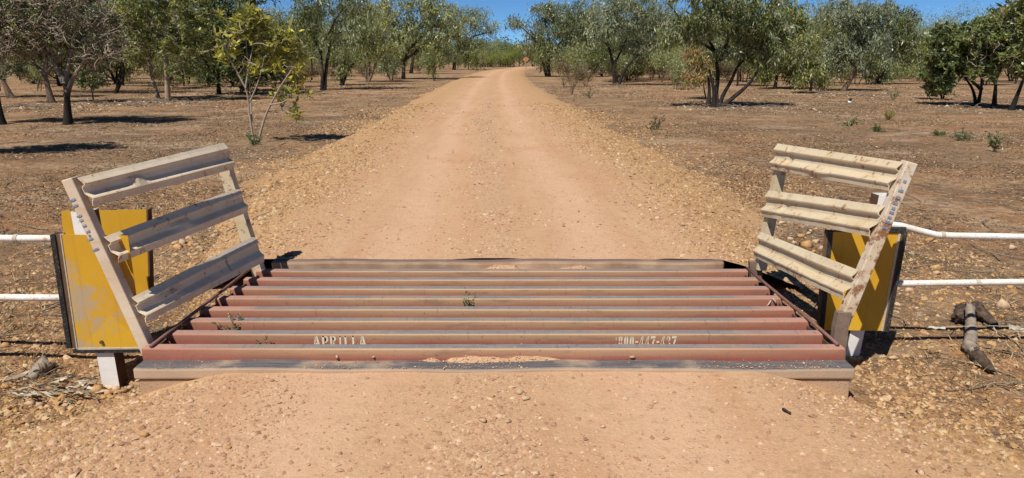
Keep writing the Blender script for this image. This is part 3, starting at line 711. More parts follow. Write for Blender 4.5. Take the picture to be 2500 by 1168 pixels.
_sb = G(1284, 169); heroes = [(_sb.x/_sb.y, _sb.y)]
E_, B_ = 'eucalypt_tree', 'broadleaf_tree'
def hero2(name, px, py, label, limbs, blobs, leaf, nleaf, r0, seed, shape='droop', bark=MBARKD, llen=.12, lwid=.03, crad=None, leaf2=None, twigs=0, cat='tree', ncl=150, tw=.045, deep=.85, twm=None):
    ncl = int(ncl*1.35)
    """limbs: outlines of trunk and main limbs; blobs: the clumps of foliage (centre and half sizes). All become metric
    points round the tree's base, with depth of their own; every foliage cluster hangs on a twig grown from the nearest limb."""
    base = basept(px, py); R = np.random.RandomState(seed); rn = random.Random(seed)
    placed.append((base.x, base.y, 2.6)); m = base.y/FPX; heroes.append((base.x/base.y, base.y))
    paths, nodes, used_y = [], [], {}
    for li, L in enumerate(limbs):
        pts = []; y = used_y.get(L[0], 0.0); vy = rn.uniform(-.25, .25) if li else 0
        for k, (x_, y_) in enumerate(L):
            if k: y += vy*math.hypot(x_-L[k-1][0], y_-L[k-1][1])*m*.9; vy += rn.uniform(-.15, .15)
            w = U(x_, y_, base.y); used_y[(x_, y_)] = y; pts.append(np.array([w.x-base.x, y, w.z-base.z]))
        if li == 0 or L[0][1] >= py-14: pts[0][2] = -.12
        q = []
        for a, b in zip(pts, pts[1:]):
            n = max(2, int(np.linalg.norm(b-a)/.22)); 
            for k in range(n): q.append(a+(b-a)*k/n)
        q.append(pts[-1]); q = np.array(q); q[1:-1] += R.normal(size=(len(q)-2, 3))*.022
        for _ in range(2): q[1:-1] = .25*q[:-2]+.5*q[1:-1]+.25*q[2:]
        ra = r0*(1 if L[0][1] >= py-14 else .62); paths.append((q, ra, ra*.42, 9)); nodes += [(p, ra*.42) for p in q[max(1, len(q)//3):]]
    wsum = sum(b[2]*b[3] for b in blobs); C = []
    for (bx, by, rx, ry) in blobs:
        n = max(3, int(ncl*rx*ry/wsum))
        w = U(bx, by, base.y); c = np.array([w.x-base.x, 0, w.z-base.z]); v = unit(R.normal(size=(n, 3)))*(R.random_sample((n, 1))**.42)
        C.append(c+v*np.array([rx*m, rx*m*deep+.15, ry*m]))
    C = np.concatenate(C); C[:, 2] = np.maximum(C[:, 2], .12)
    NP = np.array([n_[0] for n_ in nodes]); order = np.argsort([np.min(np.linalg.norm(NP-c, axis=1)) for c in C])
    for i in order:
        c = C[i]; d = np.linalg.norm(NP-c, axis=1) + np.where(NP[:, 2] > c[2]+.2, .35, 0); k = int(np.argmin(d)); a = NP[k]; L = np.linalg.norm(c-a)
        n = max(3, int(L/.22)); t = np.linspace(0, 1, n+1)[:, None]; q = a+(c-a)*t + np.array([0, 0, 1.0])*(np.sin(t*math.pi)*L*.08)
        q[1:-1] += R.normal(size=(n-1, 3))*L*.045; rr = min(r0*.34, tw*.55*(.25+L)*(m/.02)**.35+.004); paths.append((q, rr, rr*.35, 4))
        NP = np.concatenate([NP, q[1:]]) 
    root = empty(name, base, label, cat)
    tubes('trunk', paths, bark, root)
    cr = crad or 8.6*m; llen *= 1.25; lwid *= 1.35;  idx = R.randint(0, len(C), nleaf); 
    if shape == 'droop':
        P_ = C[idx]+R.normal(size=(nleaf, 3))*cr*np.array([.75, .75, .6])
        A = unit(np.c_[R.normal(size=(nleaf, 2))*.45, -np.abs(R.normal(size=nleaf))*.9-.2]); fl = R.random_sample(nleaf) < .2; A[fl, 2] *= -.5; A = unit(A)
    else:
        nro = max(1, nleaf//8); rid = R.randint(0, nro, nleaf); rc = C[R.randint(0, len(C), nro)]+R.normal(size=(nro, 3))*cr*np.array([.75, .75, .6])
        P_ = rc[rid]+R.normal(size=(nleaf, 3))*.012; A = unit(R.normal(size=(nleaf, 3))+np.array([0, 0, .3])); idx = rid % len(C)
    cc = np.tile(np.array(LEAFC[leaf]), (nleaf, 1))*(.60+.85*R.random_sample(len(C)))[idx][:, None]
    if leaf2:
        pk = (R.random_sample(len(C)) < .35)[idx] | (R.random_sample(nleaf) < .12); cc[pk] = np.array(LEAFC[leaf2])*(.8+.4*R.random_sample((pk.sum(), 1)))
    V, F, T = leaf_arrays(R, P_, A, llen*np.clip(R.lognormal(-.05, .38, nleaf), .35, 2), lwid*np.clip(R.lognormal(-.05, .3, nleaf), .5, 1.8), cc)
    from_arrays('crown', V, F, MLEAF, root, tint=T)
    if twigs:
        tp = []
        for i in R.randint(0, len(C), twigs):
            p = C[i]+R.normal(size=3)*cr*.7; d = unit(R.normal(size=3)+np.array([0, 0, .2])); q = [p]
            for k in range(4): d = unit(d+R.normal(size=3)*.6); q.append(q[-1]+d*R.uniform(.07, .19))
            tp.append((q, .013, .005, 3))
        t_ = tubes('bare_twigs', tp, twm or MTWIG, root); t_['kind'] = 'stuff'
    return root
BPB = mat_bark('burnt_pale_bark', (.34, .27, .21), (.22, .17, .13), 1.35)
BLK = mat_bark('black_bark', (.022, .019, .017), (.05, .04, .034), 0)
MTWIG = mat_bark('bleached_twig_bark', (.58, .48, .36), (.42, .34, .25), 0)
ros = dict(shape='ros')
hero2(B_, 165, 304, 'grey twiggy tree with a forked black trunk left of the road', [[(165, 304), (161, 270), (165, 235), (158, 205)], [(158, 205), (135, 172), (108, 135), (92, 112)], [(162, 235), (180, 190), (215, 152), (250, 128)], [(158, 205), (160, 150), (175, 100), (170, 40)], [(108, 135), (60, 90), (30, 40)]],
      [(60, 60, 90, 70), (160, 55, 85, 65), (250, 95, 60, 65), (120, -30, 150, 50), (205, 165, 30, 18), (20, 110, 50, 45)], 'dark', 8200, .125, 101, bark=BPB, llen=.10, lwid=.036, leaf2='mid', twigs=2600, ncl=230, **ros)
hero2(B_, -170, 385, 'broad leafed tree at the left edge of the picture casting shade', [[(-170, 385), (-175, 300), (-190, 200), (-180, 100)], [(-175, 300), (-110, 200), (-70, 100)]], [(-190, 90, 120, 90), (-90, 40, 85, 70), (-150, 180, 90, 40), (-140, 0, 130, 60)], 'dark', 5000, .13, 102, bark=MBARKM, llen=.10, lwid=.036, twigs=900, ncl=150, **ros)
hero2(B_, 2, 305, 'dark leaning trunk cut by the left picture edge', [[(4, 305), (-3, 270), (-14, 220)], [(-14, 220), (-35, 120), (-60, 30)], [(-14, 220), (0, 120), (25, 20)]], [(-60, 90, 80, 70), (20, 40, 55, 60), (-20, -40, 110, 50)], 'mid', 6000, .14, 103, bark=MBARKD, llen=.10, lwid=.035, twigs=1500, ncl=140, leaf2='dark', **ros)
hero2(B_, 127, 252, 'pale brown trunk tree behind the twiggy forked tree', [[(127, 252), (118, 215), (112, 182)], [(112, 182), (80, 158), (62, 138)], [(112, 182), (118, 130), (112, 60)], [(112, 182), (150, 130), (190, 100)]], [(45, 120, 50, 40), (110, 90, 80, 55), (20, 175, 32, 28), (190, 80, 60, 50), (100, 30, 110, 50)], 'dark', 8500, .16, 107, bark=MBARKM, llen=.13, lwid=.045, leaf2='mid', twigs=700, ncl=170, **ros)
hero2(B_, 30, 240, 'brown twisted tree at the far left behind the edge trunk', [[(30, 240), (15, 215), (5, 185)], [(5, 185), (22, 140), (40, 60)], [(5, 185), (-30, 140), (-50, 80)]], [(10, 140, 50, 40), (0, 60, 90, 60), (60, 40, 60, 50), (-60, 90, 60, 60)], 'mid', 7500, .17, 108, bark=MBARKM, llen=.13, lwid=.045, twigs=600, ncl=150, leaf2='dark', **ros)
hero2(B_, 228, 252, 'small bushy sapling between the forked tree and the pale pair', [[(228, 252), (224, 220), (220, 190)], [(224, 220), (238, 200)]], [(220, 180, 30, 26), (238, 205, 14, 12), (205, 205, 14, 12)], 'mid', 1600, .045, 109, bark=MBARKM, llen=.14, lwid=.05, leaf2='euc', ncl=40, **ros)
hero2(E_, 410, 247, 'tall straight pale trunk tree, right one of the pair left of the road', [[(410, 247), (408, 200), (402, 150), (396, 90), (398, 20), (405, -50)], [(405, 178), (425, 162), (437, 148)], [(398, 60), (440, 20), (480, 5)], [(400, 110), (370, 60), (340, 20)]],
      [(400, 20, 110, 55), (325, 100, 48, 45), (460, 90, 60, 60), (452, 178, 45, 20), (300, 30, 60, 50), (390, -60, 140, 50), (400, 110, 50, 30)], 'mid', 14000, .125, 105, bark=MBARKP, llen=.14, lwid=.05, leaf2='olive', twigs=700, ncl=260, **ros)
hero2(E_, 388, 243, 'pale tree leaning left, left one of the pair left of the road', [[(388, 243), (378, 210), (366, 180), (362, 150)], [(362, 150), (350, 110), (330, 70)], [(362, 150), (385, 100), (395, 60)]], [(340, 110, 40, 35), (365, 60, 50, 40), (335, 145, 25, 14)], 'olive', 4200, .11, 106, bark=MBARKP, llen=.14, lwid=.05, leaf2='mid', twigs=500, ncl=90, **ros)
hero2(B_, 535, 231, 'dense dark green tree with a low skirt of foliage', [[(535, 231), (532, 190), (540, 140), (545, 80), (550, 20)], [(532, 190), (500, 150), (480, 110)], [(535, 190), (580, 150), (600, 120)]],
      [(535, 145, 78, 55), (520, 60, 100, 70), (600, 90, 70, 60), (560, -20, 130, 50), (500, 192, 32, 20), (590, 196, 38, 20), (560, 120, 70, 60)], 'dark', 18000, .13, 110, bark=MBARKD, llen=.16, lwid=.06, leaf2='mid', ncl=300, **ros)
hero2(B_, 590, 222, 'dark shrubby tree behind the yellow green sapling', [[(590, 222), (595, 190), (605, 150)], [(595, 190), (640, 160), (660, 130)]], [(610, 178, 60, 30), (650, 140, 55, 40), (620, 110, 60, 40), (680, 185, 25, 16)], 'dark', 8500, .14, 111, bark=MBARKD, llen=.16, lwid=.06, ncl=130, **ros)
hero2('young_tree', 622, 350, 'young yellow green tree with two slender pale stems beside the road', [[(620, 350), (616, 300), (612, 250), (605, 215)], [(605, 215), (575, 160), (560, 120)], [(605, 215), (618, 150), (625, 105)], [(612, 250), (640, 190), (655, 140)], [(624, 350), (645, 290), (665, 255), (700, 205), (728, 170)], [(665, 255), (695, 248), (712, 240)], [(616, 300), (600, 180), (590, 100)]],
      [(572, 75, 34, 38), (556, 128, 24, 26), (628, 70, 36, 42), (672, 110, 40, 38), (715, 155, 26, 42), (640, 165, 28, 20), (705, 236, 26, 14), (716, 272, 10, 10), (605, 50, 34, 30), (590, 175, 16, 12), (690, 95, 36, 30)], 'young', 2300, .034, 123, bark=mat_bark('pale_sapling_bark', (.46, .38, .30), (.34, .27, .21), 0), llen=.135, lwid=.046, crad=.13, leaf2='olive', ncl=125, tw=.022, twigs=60, **ros)
hero2(E_, 787, 221, 'tall dark trunked eucalypt forking high, nearest left of the road', [[(786, 221), (787, 170), (783, 130)], [(783, 130), (765, 90), (745, 50), (735, 0)], [(783, 130), (800, 90), (830, 40), (870, -5)], [(791, 221), (794, 160), (800, 100), (805, 40)]],
      [(738, 55, 40, 50), (790, 100, 50, 24), (785, 20, 80, 40), (865, 20, 60, 40), (850, 88, 42, 36), (722, 108, 22, 34), (800, -40, 120, 40)], 'euc', 9500, .125, 112, llen=.18, lwid=.045, leaf2='mid', ncl=190)
hero2(E_, 838, 209, 'slim crooked multi stemmed eucalypt beside the tall dark one', [[(838, 209), (825, 165), (812, 130)], [(832, 209), (838, 160), (855, 110), (900, 90)], [(834, 209), (845, 178), (870, 140)]], [(822, 140, 36, 30), (868, 112, 50, 36), (880, 60, 55, 40), (835, 178, 20, 16)], 'mid', 5200, .11, 113, llen=.18, lwid=.05, leaf2='euc', ncl=100)
hero2(E_, 897, 201, 'eucalypt with three spread stems and pale crooked limbs', [[(897, 201), (890, 150), (858, 128)], [(897, 201), (902, 150), (915, 100)], [(899, 201), (915, 165), (940, 120)]], [(880, 85, 65, 55), (925, 110, 55, 40), (875, 128, 36, 20), (905, 30, 80, 40)], 'olive', 7500, .13, 114, bark=MBARKM, llen=.20, lwid=.052, leaf2='euc', ncl=140)
hero2(E_, 958, 197, 'small light green sapling in front of the large spreading eucalypt', [[(955, 197), (945, 175), (935, 155)], [(957, 197), (962, 175), (966, 160)]], [(935, 155, 18, 18), (962, 165, 14, 16), (945, 140, 20, 14)], 'euc', 1300, .05, 117, llen=.2, lwid=.055, ncl=40)
hero2(E_, 988, 194, 'large spreading eucalypt with a thick dark trunk left of the road', [[(985, 194), (985, 150), (1000, 118)], [(1000, 118), (960, 60), (940, 0)], [(1000, 118), (1040, 80), (1090, 30)], [(985, 150), (1060, 92), (1130, 88)]], [(950, 55, 68, 55), (1040, 28, 70, 45), (1010, 88, 55, 36), (1092, 58, 58, 48), (1060, 118, 45, 26), (955, 118, 42, 30), (1000, -25, 100, 35)], 'euc', 13000, .24, 115, llen=.25, lwid=.07, leaf2='olive', ncl=270)
hero2(E_, 1005, 180, 'dark trunked eucalypt close behind the large spreading one', [[(1003, 180), (1008, 140), (1030, 100)], [(1008, 140), (990, 90)]], [(1030, 90, 60, 45), (985, 90, 45, 40), (1070, 110, 45, 35), (1035, 140, 35, 14)], 'mid', 7500, .26, 116, llen=.28, lwid=.08, leaf2='euc', ncl=140)
hero2(E_, 1108, 171, 'eucalypt reaching out over the far road verge from the left', [[(1108, 171), (1110, 140), (1125, 108)], [(1125, 108), (1160, 88), (1200, 78)], [(1125, 108), (1110, 60), (1120, 20)]], [(1110, 65, 52, 45), (1160, 48, 45, 28), (1192, 70, 26, 22), (1128, 112, 48, 30), (1165, 105, 26, 16), (1095, 130, 30, 22)], 'euc', 11500, .33, 118, llen=.32, lwid=.09, leaf2='mid', ncl=200)
hero2(E_, 1342, 188, 'full crowned eucalypt standing nearest the right road edge', [[(1342, 188), (1338, 150), (1345, 110), (1330, 50)], [(1340, 140), (1300, 90), (1258, 55)], [(1345, 130), (1390, 80), (1432, 40)], [(1336, 188), (1325, 150), (1315, 120)]], [(1335, 55, 48, 45), (1262, 58, 30, 16), (1298, 98, 36, 30), (1390, 55, 48, 50), (1430, 38, 38, 42), (1340, 125, 44, 26), (1420, 108, 48, 36), (1345, 20, 40, 14), (1328, 148, 20, 15)], 'euc', 13000, .2, 119, llen=.26, lwid=.07, leaf2='mid', ncl=280)
hero2(E_, 1506, 209, 'eucalypt with two black stems in a narrow V right of the road', [[(1500, 209), (1498, 160), (1485, 110), (1450, 85)], [(1498, 160), (1522, 115), (1545, 60)], [(1508, 209), (1530, 160), (1560, 130), (1592, 100)], [(1485, 110), (1480, 60), (1490, 20)]],
      [(1480, 48, 58, 46), (1540, 38, 58, 46), (1470, 96, 40, 18), (1562, 104, 55, 30), (1605, 60, 52, 42), (1530, -12, 95, 36)], 'euc', 11500, .14, 120, bark=BLK, llen=.20, lwid=.055, leaf2='blue', ncl=220)
hero2(E_, 1748, 263, 'large low forking eucalypt with four black stems right of the road', [[(1742, 262), (1745, 232), (1735, 190), (1730, 170)], [(1750, 262), (1752, 215), (1760, 180), (1758, 130), (1740, 95), (1722, 70)], [(1758, 150), (1775, 100), (1790, 70), (1815, 40), (1832, -10)], [(1752, 255), (1772, 222), (1790, 195), (1800, 165), (1820, 142), (1855, 128)], [(1755, 260), (1778, 246), (1805, 222), (1830, 202), (1842, 170)], [(1728, 262), (1733, 220), (1730, 190)], [(1758, 130), (1700, 95), (1650, 88)]],
      [(1740, 55, 70, 40), (1680, 72, 55, 42), (1820, 50, 70, 55), (1760, -15, 140, 45), (1885, 60, 52, 55), (1872, 128, 52, 38), (1635, 88, 45, 30), (1775, 128, 36, 22), (1845, 100, 50, 36)], 'mid', 16500, .105, 121, bark=BLK, llen=.16, lwid=.042, leaf2='euc', twigs=250, ncl=320)
hero2('dead_leaved_shrub', 1722, 243, 'shrub of brown dead leaves hanging against the four stemmed tree', [[(1725, 245), (1718, 200), (1705, 150)], [(1718, 200), (1690, 180)]], [(1700, 135, 26, 38), (1688, 195, 24, 24), (1715, 180, 22, 30)], 'brown', 2200, .04, 122, llen=.13, lwid=.04, leaf2='olive', twigs=160, ncl=60, cat='shrub')
hero2(E_, 1890, 218, 'bright olive eucalypt filling the gap right of the four stemmed tree', [[(1890, 218), (1900, 170), (1895, 120)], [(1900, 170), (1930, 130), (1945, 90)]], [(1890, 150, 50, 38), (1925, 95, 55, 55), (1868, 186, 28, 16), (1960, 140, 38, 45), (1910, 40, 60, 45), (1935, 185, 26, 16)], 'olive', 11500, .14, 124, llen=.19, lwid=.052, leaf2='mid', ncl=190)
hero2(E_, 1978, 228, 'slender light green eucalypt with drooping low foliage', [[(1978, 228), (1983, 190), (1975, 150)], [(1983, 190), (2000, 160)]], [(1985, 168, 34, 38), (1970, 120, 34, 40), (2010, 195, 18, 20), (1958, 195, 16, 18)], 'olive', 3800, .08, 125, bark=MBARKM, llen=.18, lwid=.046, leaf2='euc', ncl=80)
hero2(E_, 2058, 223, 'eucalypt whose brown trunk leans right over the bare ground', [[(2056, 224), (2075, 195), (2095, 165), (2106, 130), (2112, 85)], [(2106, 130), (2085, 90), (2075, 50)], [(2095, 165), (2050, 140), (2030, 120)]], [(2070, 38, 52, 42), (2112, 112, 50, 40), (2050, 125, 44, 36), (2130, 50, 45, 45), (2098, 162, 28, 16), (2040, 160, 24, 22)], 'blue', 9000, .15, 126, bark=MBARKM, llen=.20, lwid=.052, leaf2='euc', ncl=170)
hero2(E_, 2142, 206, 'upright dark eucalypt with feathery crown, tallest before the sky gap', [[(2140, 207), (2156, 165), (2170, 130), (2182, 80), (2190, 30)], [(2170, 130), (2202, 80), (2222, 30)]], [(2175, 55, 42, 38), (2216, 50, 22, 34), (2188, 105, 46, 34), (2152, 145, 42, 26), (2236, 120, 34, 40), (2160, 20, 26, 16), (2140, 185, 30, 16)], 'mid', 11000, .20, 127, llen=.21, lwid=.052, leaf2='blue', ncl=200)
hero2(B_, 2390, 257, 'dense dark broadleaf tree, leftmost of three trunks at the right', [[(2388, 257), (2397, 220), (2398, 180)], [(2397, 220), (2350, 180), (2320, 140)], [(2398, 180), (2390, 130), (2370, 90)], [(2384, 257), (2378, 215), (2360, 190)]], [(2330, 108, 52, 40), (2298, 112, 36, 46), (2312, 165, 44, 34), (2388, 92, 54, 38), (2370, 150, 50, 38), (2300, 205, 24, 18)], 'dark', 13500, .09, 128, llen=.14, lwid=.055, leaf2='mid', ncl=210, **ros)
hero2(B_, 2428, 265, 'dense dark broadleaf tree, middle of three trunks at the right', [[(2428, 265), (2430, 220), (2432, 190)], [(2432, 190), (2410, 150), (2405, 110)], [(2432, 190), (2458, 150), (2465, 110)]], [(2420, 100, 48, 50), (2445, 62, 48, 42), (2400, 172, 36, 20), (2455, 140, 40, 30)], 'mid', 9000, .11, 129, llen=.14, lwid=.055, leaf2='dark', twigs=300, ncl=150, **ros)
hero2(B_, 2470, 269, 'broadleaf tree at the right picture edge with a trunk leaning right', [[(2468, 269), (2485, 230), (2500, 190)], [(2500, 190), (2490, 140), (2475, 90)], [(2500, 190), (2530, 130), (2550, 80)]], [(2480, 50, 50, 42), (2470, 115, 45, 40), (2530, 110, 60, 60), (2520, 30, 70, 45), (2500, 165, 40, 22)], 'mid', 9500, .12, 130, llen=.14, lwid=.055, leaf2='olive', twigs=500, ncl=160, bark=MBARKD, **ros)
hero2(B_, 2700, 262, 'broadleaf tree beyond the right picture edge', [[(2700, 262), (2705, 200), (2700, 120)], [(2705, 200), (2660, 140)]], [(2690, 90, 90, 70), (2650, 130, 50, 50), (2740, 140, 60, 50)], 'dark', 6000, .12, 131, llen=.14, lwid=.055, ncl=110, **ros)
hero2(B_, 2300, 243, 'rounded dark bush reaching to the ground left of the three trunks', [[(2300, 243), (2298, 225), (2292, 205)], [(2301, 243), (2310, 222)]], [(2290, 200, 30, 26), (2308, 218, 20, 16), (2275, 180, 22, 20)], 'dark', 3600, .05, 132, llen=.14, lwid=.055, leaf2='mid', ncl=60, cat='shrub', **ros)
hero2(E_, 2200, 200, 'thin tree with bare white dead limbs sticking out right of the feathery one', [[(2200, 200), (2190, 160), (2186, 118)], [(2186, 118), (2215, 120), (2238, 132), (2248, 138)], [(2186, 118), (2200, 135), (2204, 150)], [(2200, 118), (2230, 105), (2246, 88)]], [(2215, 165, 35, 22), (2180, 175, 26, 18)], 'mid', 1500, .06, 133, llen=.2, lwid=.05, ncl=40, bark=mat_bark('white_dead_bark', (.60, .54, .45), (.45, .39, .31)))

# alike woodland trees: a few of each built once, the rest copies
protos = {}
def proto(key, **k):
    protos[key] = tree_meshes(**k)
proto('a', seed=201, H=7.8, Rd=3.5, stems=[(-.3, .05, 1, 0), (.35, .1, .95, .05)], leaf='euc', leaf2='mid', nleaf=8200, r0=.11, fork=.28, llen=.26, lwid=.075, crad=1.0, low=.16)
proto('b', seed=202, H=7.2, Rd=3.2, stems=[(.1, .05, 1, 0)], leaf='mid', leaf2='olive', nleaf=8200, r0=.12, fork=.3, llen=.26, lwid=.075, crad=1.0, low=.16)
proto('c', seed=203, H=8.5, Rd=3.6, stems=[(-.15, .05, 1.1, 0), (.5, .2, .9, 0)], leaf='blue', leaf2='euc', nleaf=8200, r0=.125, fork=.3, llen=.26, lwid=.075, crad=1.05, low=.2)
proto('d', seed=204, H=6.0, Rd=3.3, stems=[(-.5, .05, 1, 0), (.5, .2, .9, 0), (0, -.3, .8, 0)], leaf='dark', leaf2='mid', nleaf=8500, r0=.16, fork=.2, llen=.22, lwid=.085, crad=.95, low=.1, shape='ros')
proto('e', seed=205, H=7.0, Rd=2.8, stems=[(.3, .05, 1, 0), (-.1, .2, .9, 0)], leaf='olive', leaf2='euc', nleaf=6800, r0=.16, fork=.3, bark=MBARKM, llen=.25, lwid=.07, crad=.95, low=.2)
sh_protos = [tree_meshes(seed=211, H=2.4, Rd=1.1, stems=[(-.3, .05, 1, 0), (.35, .1, .95, .05)], leaf='mid', leaf2='olive', nleaf=1300, r0=.045, fork=.15, llen=.16, lwid=.05, crad=.36, low=.12, maxlev=2, kids=(6, 5)),
             tree_meshes(seed=212, H=2.8, Rd=.9, stems=[(-.1, .05, 1, 0), (.3, .1, .9, .05)], leaf='euc', leaf2='lime', nleaf=1300, r0=.04, fork=.2, llen=.17, lwid=.05, crad=.36, low=.15, maxlev=2, kids=(6, 5), bark=MBARKM),
             tree_meshes(seed=213, H=1.8, Rd=1.1, stems=[(-.5, .05, 1, 0), (.5, .1, .9, .05), (0, -.3, 1, 0)], leaf='brown', leaf2='olive', nleaf=500, r0=.03, fork=.1, llen=.13, lwid=.04, crad=.3, low=.1, maxlev=2, kids=(6, 6), bark=MBARKM, twigs=160),
             tree_meshes(seed=214, H=3.2, Rd=1.5, stems=[(-.2, .05, 1, 0), (.3, .1, .9, .05)], leaf='lime', leaf2='mid', nleaf=2200, r0=.05, fork=.2, llen=.15, lwid=.04, crad=.42, low=.2, maxlev=2, kids=(7, 6))]
used = set()
LANDM = [(-.80, 'the left edge trunk'), (-.66, 'the twiggy forked tree'), (-.57, 'the bushy sapling'), (-.50, 'the pale trunk pair'), (-.42, 'the dense dark tree'), (-.35, 'the yellow green sapling'), (-.27, 'the tall dark eucalypt'), (-.21, 'the three stemmed eucalypt'), (-.15, 'the large spreading tree'), (-.08, 'the verge eucalypt'), (-.01, 'the road bend'), (.05, 'the roadside eucalypt'), (.11, 'the right undergrowth gap'), (.155, 'the V stemmed tree'), (.22, 'the right saplings'), (.29, 'the four stemmed black tree'), (.37, 'the bright olive eucalypt'), (.43, 'the slender drooping tree'), (.48, 'the leaning brown trunk'), (.53, 'the feathery dark eucalypt'), (.60, 'the right sky gap'), (.67, 'the rounded dark bush'), (.73, 'the three dark trunks')]
KINDD = {'a': 'grey green forked eucalypt', 'b': 'bushy mid green eucalypt', 'c': 'bluish tall eucalypt', 'd': 'dark rounded broadleaf tree', 'e': 'olive slim eucalypt', 's0': 'mid green leafy shrub', 's1': 'pale green upright shrub', 's2': 'brown half bare shrub', 's3': 'lime green wattle shrub'}
spawned = []
def relabel():
    by = {}
    for o, key, x, y in spawned:
        b = x/y; lm = min(LANDM, key=lambda t: abs(t[0]-b))[1]
        dist = 'just behind' if y < 62 else 'well behind' if y < 100 else 'far behind' if y < 150 else 'very far behind'
        by.setdefault((KINDD[key], dist, lm), []).append((x/y, o))
    for (kd, dist, lm), L in by.items():
        L.sort(key=lambda t: t[0]); n = len(L)
        names = [''] if n == 1 else ['left one of two ', 'right one of two '] if n == 2 else ['leftmost of three ', 'middle one of three ', 'rightmost of three '] if n == 3 else ['%s of %s ' % (['first', 'second', 'third', 'fourth', 'fifth', 'sixth', 'seventh', 'eighth', 'ninth', 'tenth', 'eleventh', 'twelfth', 'thirteenth', 'fourteenth', 'fifteenth'][min(i, 14)], ['four', 'five', 'six', 'seven', 'eight', 'nine', 'ten', 'eleven', 'twelve', 'thirteen', 'fourteen', 'fifteen'][min(n-4, 11)]) for i in range(n)]
        for nm, (b, o) in zip(names, L): o['label'] = '%s%s %s %s' % (nm, kd+('s' if n > 1 else ''), dist, lm)
def spawn(key, parts, x, y, s, name, label, group, cat):
    o = spawn_(key, parts, x, y, s, name, label, group, cat); spawned.append((o, key, x, y)); return o
def spawn_(key, parts, x, y, s, name, label, group, cat):
    z = float(surf_z(x, y)); first = key not in used; used.add(key)
    return tree(name, (x, y, z), parts, label, cat, group, rnd.uniform(0, 6.28), (s*rnd.uniform(.9, 1.1), s*rnd.uniform(.9, 1.1), s*rnd.uniform(.88, 1.12)), copy=not first)
def ok(x, y, r, rs):
    if any(abs(x/y-hb) < .035+3.2/y and y < hy*1.06 for hb, hy in heroes): return False
    if abs(x-float(road_cx(y))) < 5.2 + r*.5 + (0 if y < 120 else 2): return False
    return all((x-a)**2+(y-b)**2 > (r*rs+c*.6)**2 for a, b, c in placed)
fixed = [(232, 197, 'd', .8), (285, 180, 'b', .9), (308, 193, 'b', .7), (690, 214, 'e', .75), (760, 196, 'b', .9), (1165, 162, 'a', 1.1), (1185, 158, 'b', .8), (1212, 155.5, 'c', 1.0), (1240, 154, 'a', .9), (1265, 153.4, 'b', .85), (1060, 175, 'd', .9),
         (1300, 163, 'd', .9), (1320, 172, 'e', .9), (1400, 178, 'a', 1.15), (1450, 182, 'b', 1.0), (1565, 184, 'c', .8), (1600, 176, 'a', .9), (1645, 188, 'e', .95), (1690, 180, 'b', 1.0), (1800, 200, 'a', .95), (1950, 195, 'c', .95), (2010, 204, 'e', .9),
         (2095, 185, 'c', 1.05), (2200, 188, 'b', .75), (2250, 178, 'd', .75), (2330, 195, 'b', .6), (2480, 205, 'b', .7), (450, 205, 'a', 1), (640, 190, 'a', 1.1), (505, 190, 'c', 1.2), (90, 205, 'd', 1), (180, 200, 'a', 1), (10, 200, 'b', 1), (860, 180, 'c', 1.15), (915, 170, 'a', 1.5)]
for px, py, k, s in fixed:
    p = G(px, py); placed.append((p.x, p.y, 2.5))
    side = 'left' if px < 1250 else 'right'
    spawn(k, protos[k], p.x, p.y, s, 'eucalypt_tree', 'woodland eucalypt standing in the middle distance %s of the road' % side, 'middle distance trees %s of the road' % side, 'tree')
tries = 0; nmid = 0
while nmid < 290 and tries < 20000:
    tries += 1
    y = 40*math.exp(rnd.random()**1.15*math.log(215/40)); x = rnd.uniform(-.80, .80)*y + rnd.choice((-6, 6))
    if not ok(x, y, 2.6, 1.0): continue
    if x > 0 and y < 62 and rnd.random() < .75: continue
    if y < 50 and rnd.random() < .35: continue
    placed.append((x, y, 2.1)); nmid += 1; k = rnd.choice('abcde'); side = 'left' if x < road_cx(y) else 'right'
    far = y > 100
    spawn(k, protos[k], x, y, rnd.uniform(.72, 1.1)*(.88 if not far else 1.0), 'broadleaf_tree' if k == 'd' else 'eucalypt_tree', ('distant woodland tree far off %s of the road' if far else 'woodland eucalypt standing in the middle distance %s of the road') % side,
          ('distant trees %s of the road' if far else 'middle distance trees %s of the road') % side, 'tree')
ns = 0; tries = 0
while ns < 292 and tries < 12000:
    tries += 1
    right = rnd.random() < .60
    y = 44*math.exp(rnd.random()*math.log(150/44)) if rnd.random() < .5 else rnd.uniform(62, 120); x = rnd.uniform(.02, .62)*y if right else -rnd.uniform(.04, .7)*y
    if right and y < 48 and x < 22: continue
    if any(abs(x/y-hb) < .012+1.0/y and y < hy*1.03 for hb, hy in heroes): continue
    if abs(x-float(road_cx(y))) < 4.6 or not all((x-a)**2+(y-b)**2 > .8 for a, b, c in placed): continue
    placed.append((x, y, .3)); ns += 1; i = rnd.choice((0, 1, 1, 2, 2, 3) if right else (0, 1, 2)); side = 'right' if right else 'left'
    spawn('s%d' % i, sh_protos[i], x, y, rnd.uniform(.7, 1.15)*(1.45 if (right and x/y < .34 and y > 62 and rnd.random() < .6) else 1.0), 'shrub', 'scrubby undergrowth shrub among the trees %s of the road' % side, 'undergrowth shrubs %s of the road' % side, 'shrub')
for i in range(11):                     # outer side of the far bend
    x = -10+i*1.35; y = 198+rnd.uniform(-4, 8)+max(0, i-7)*9; k = rnd.choice('abde')
    spawn(k, protos[k], x, y, rnd.uniform(.75, .95), 'broadleaf_tree' if k == 'd' else 'eucalypt_tree', '', 'trees closing the far bend', 'tree')
ns = 0; tries = 0
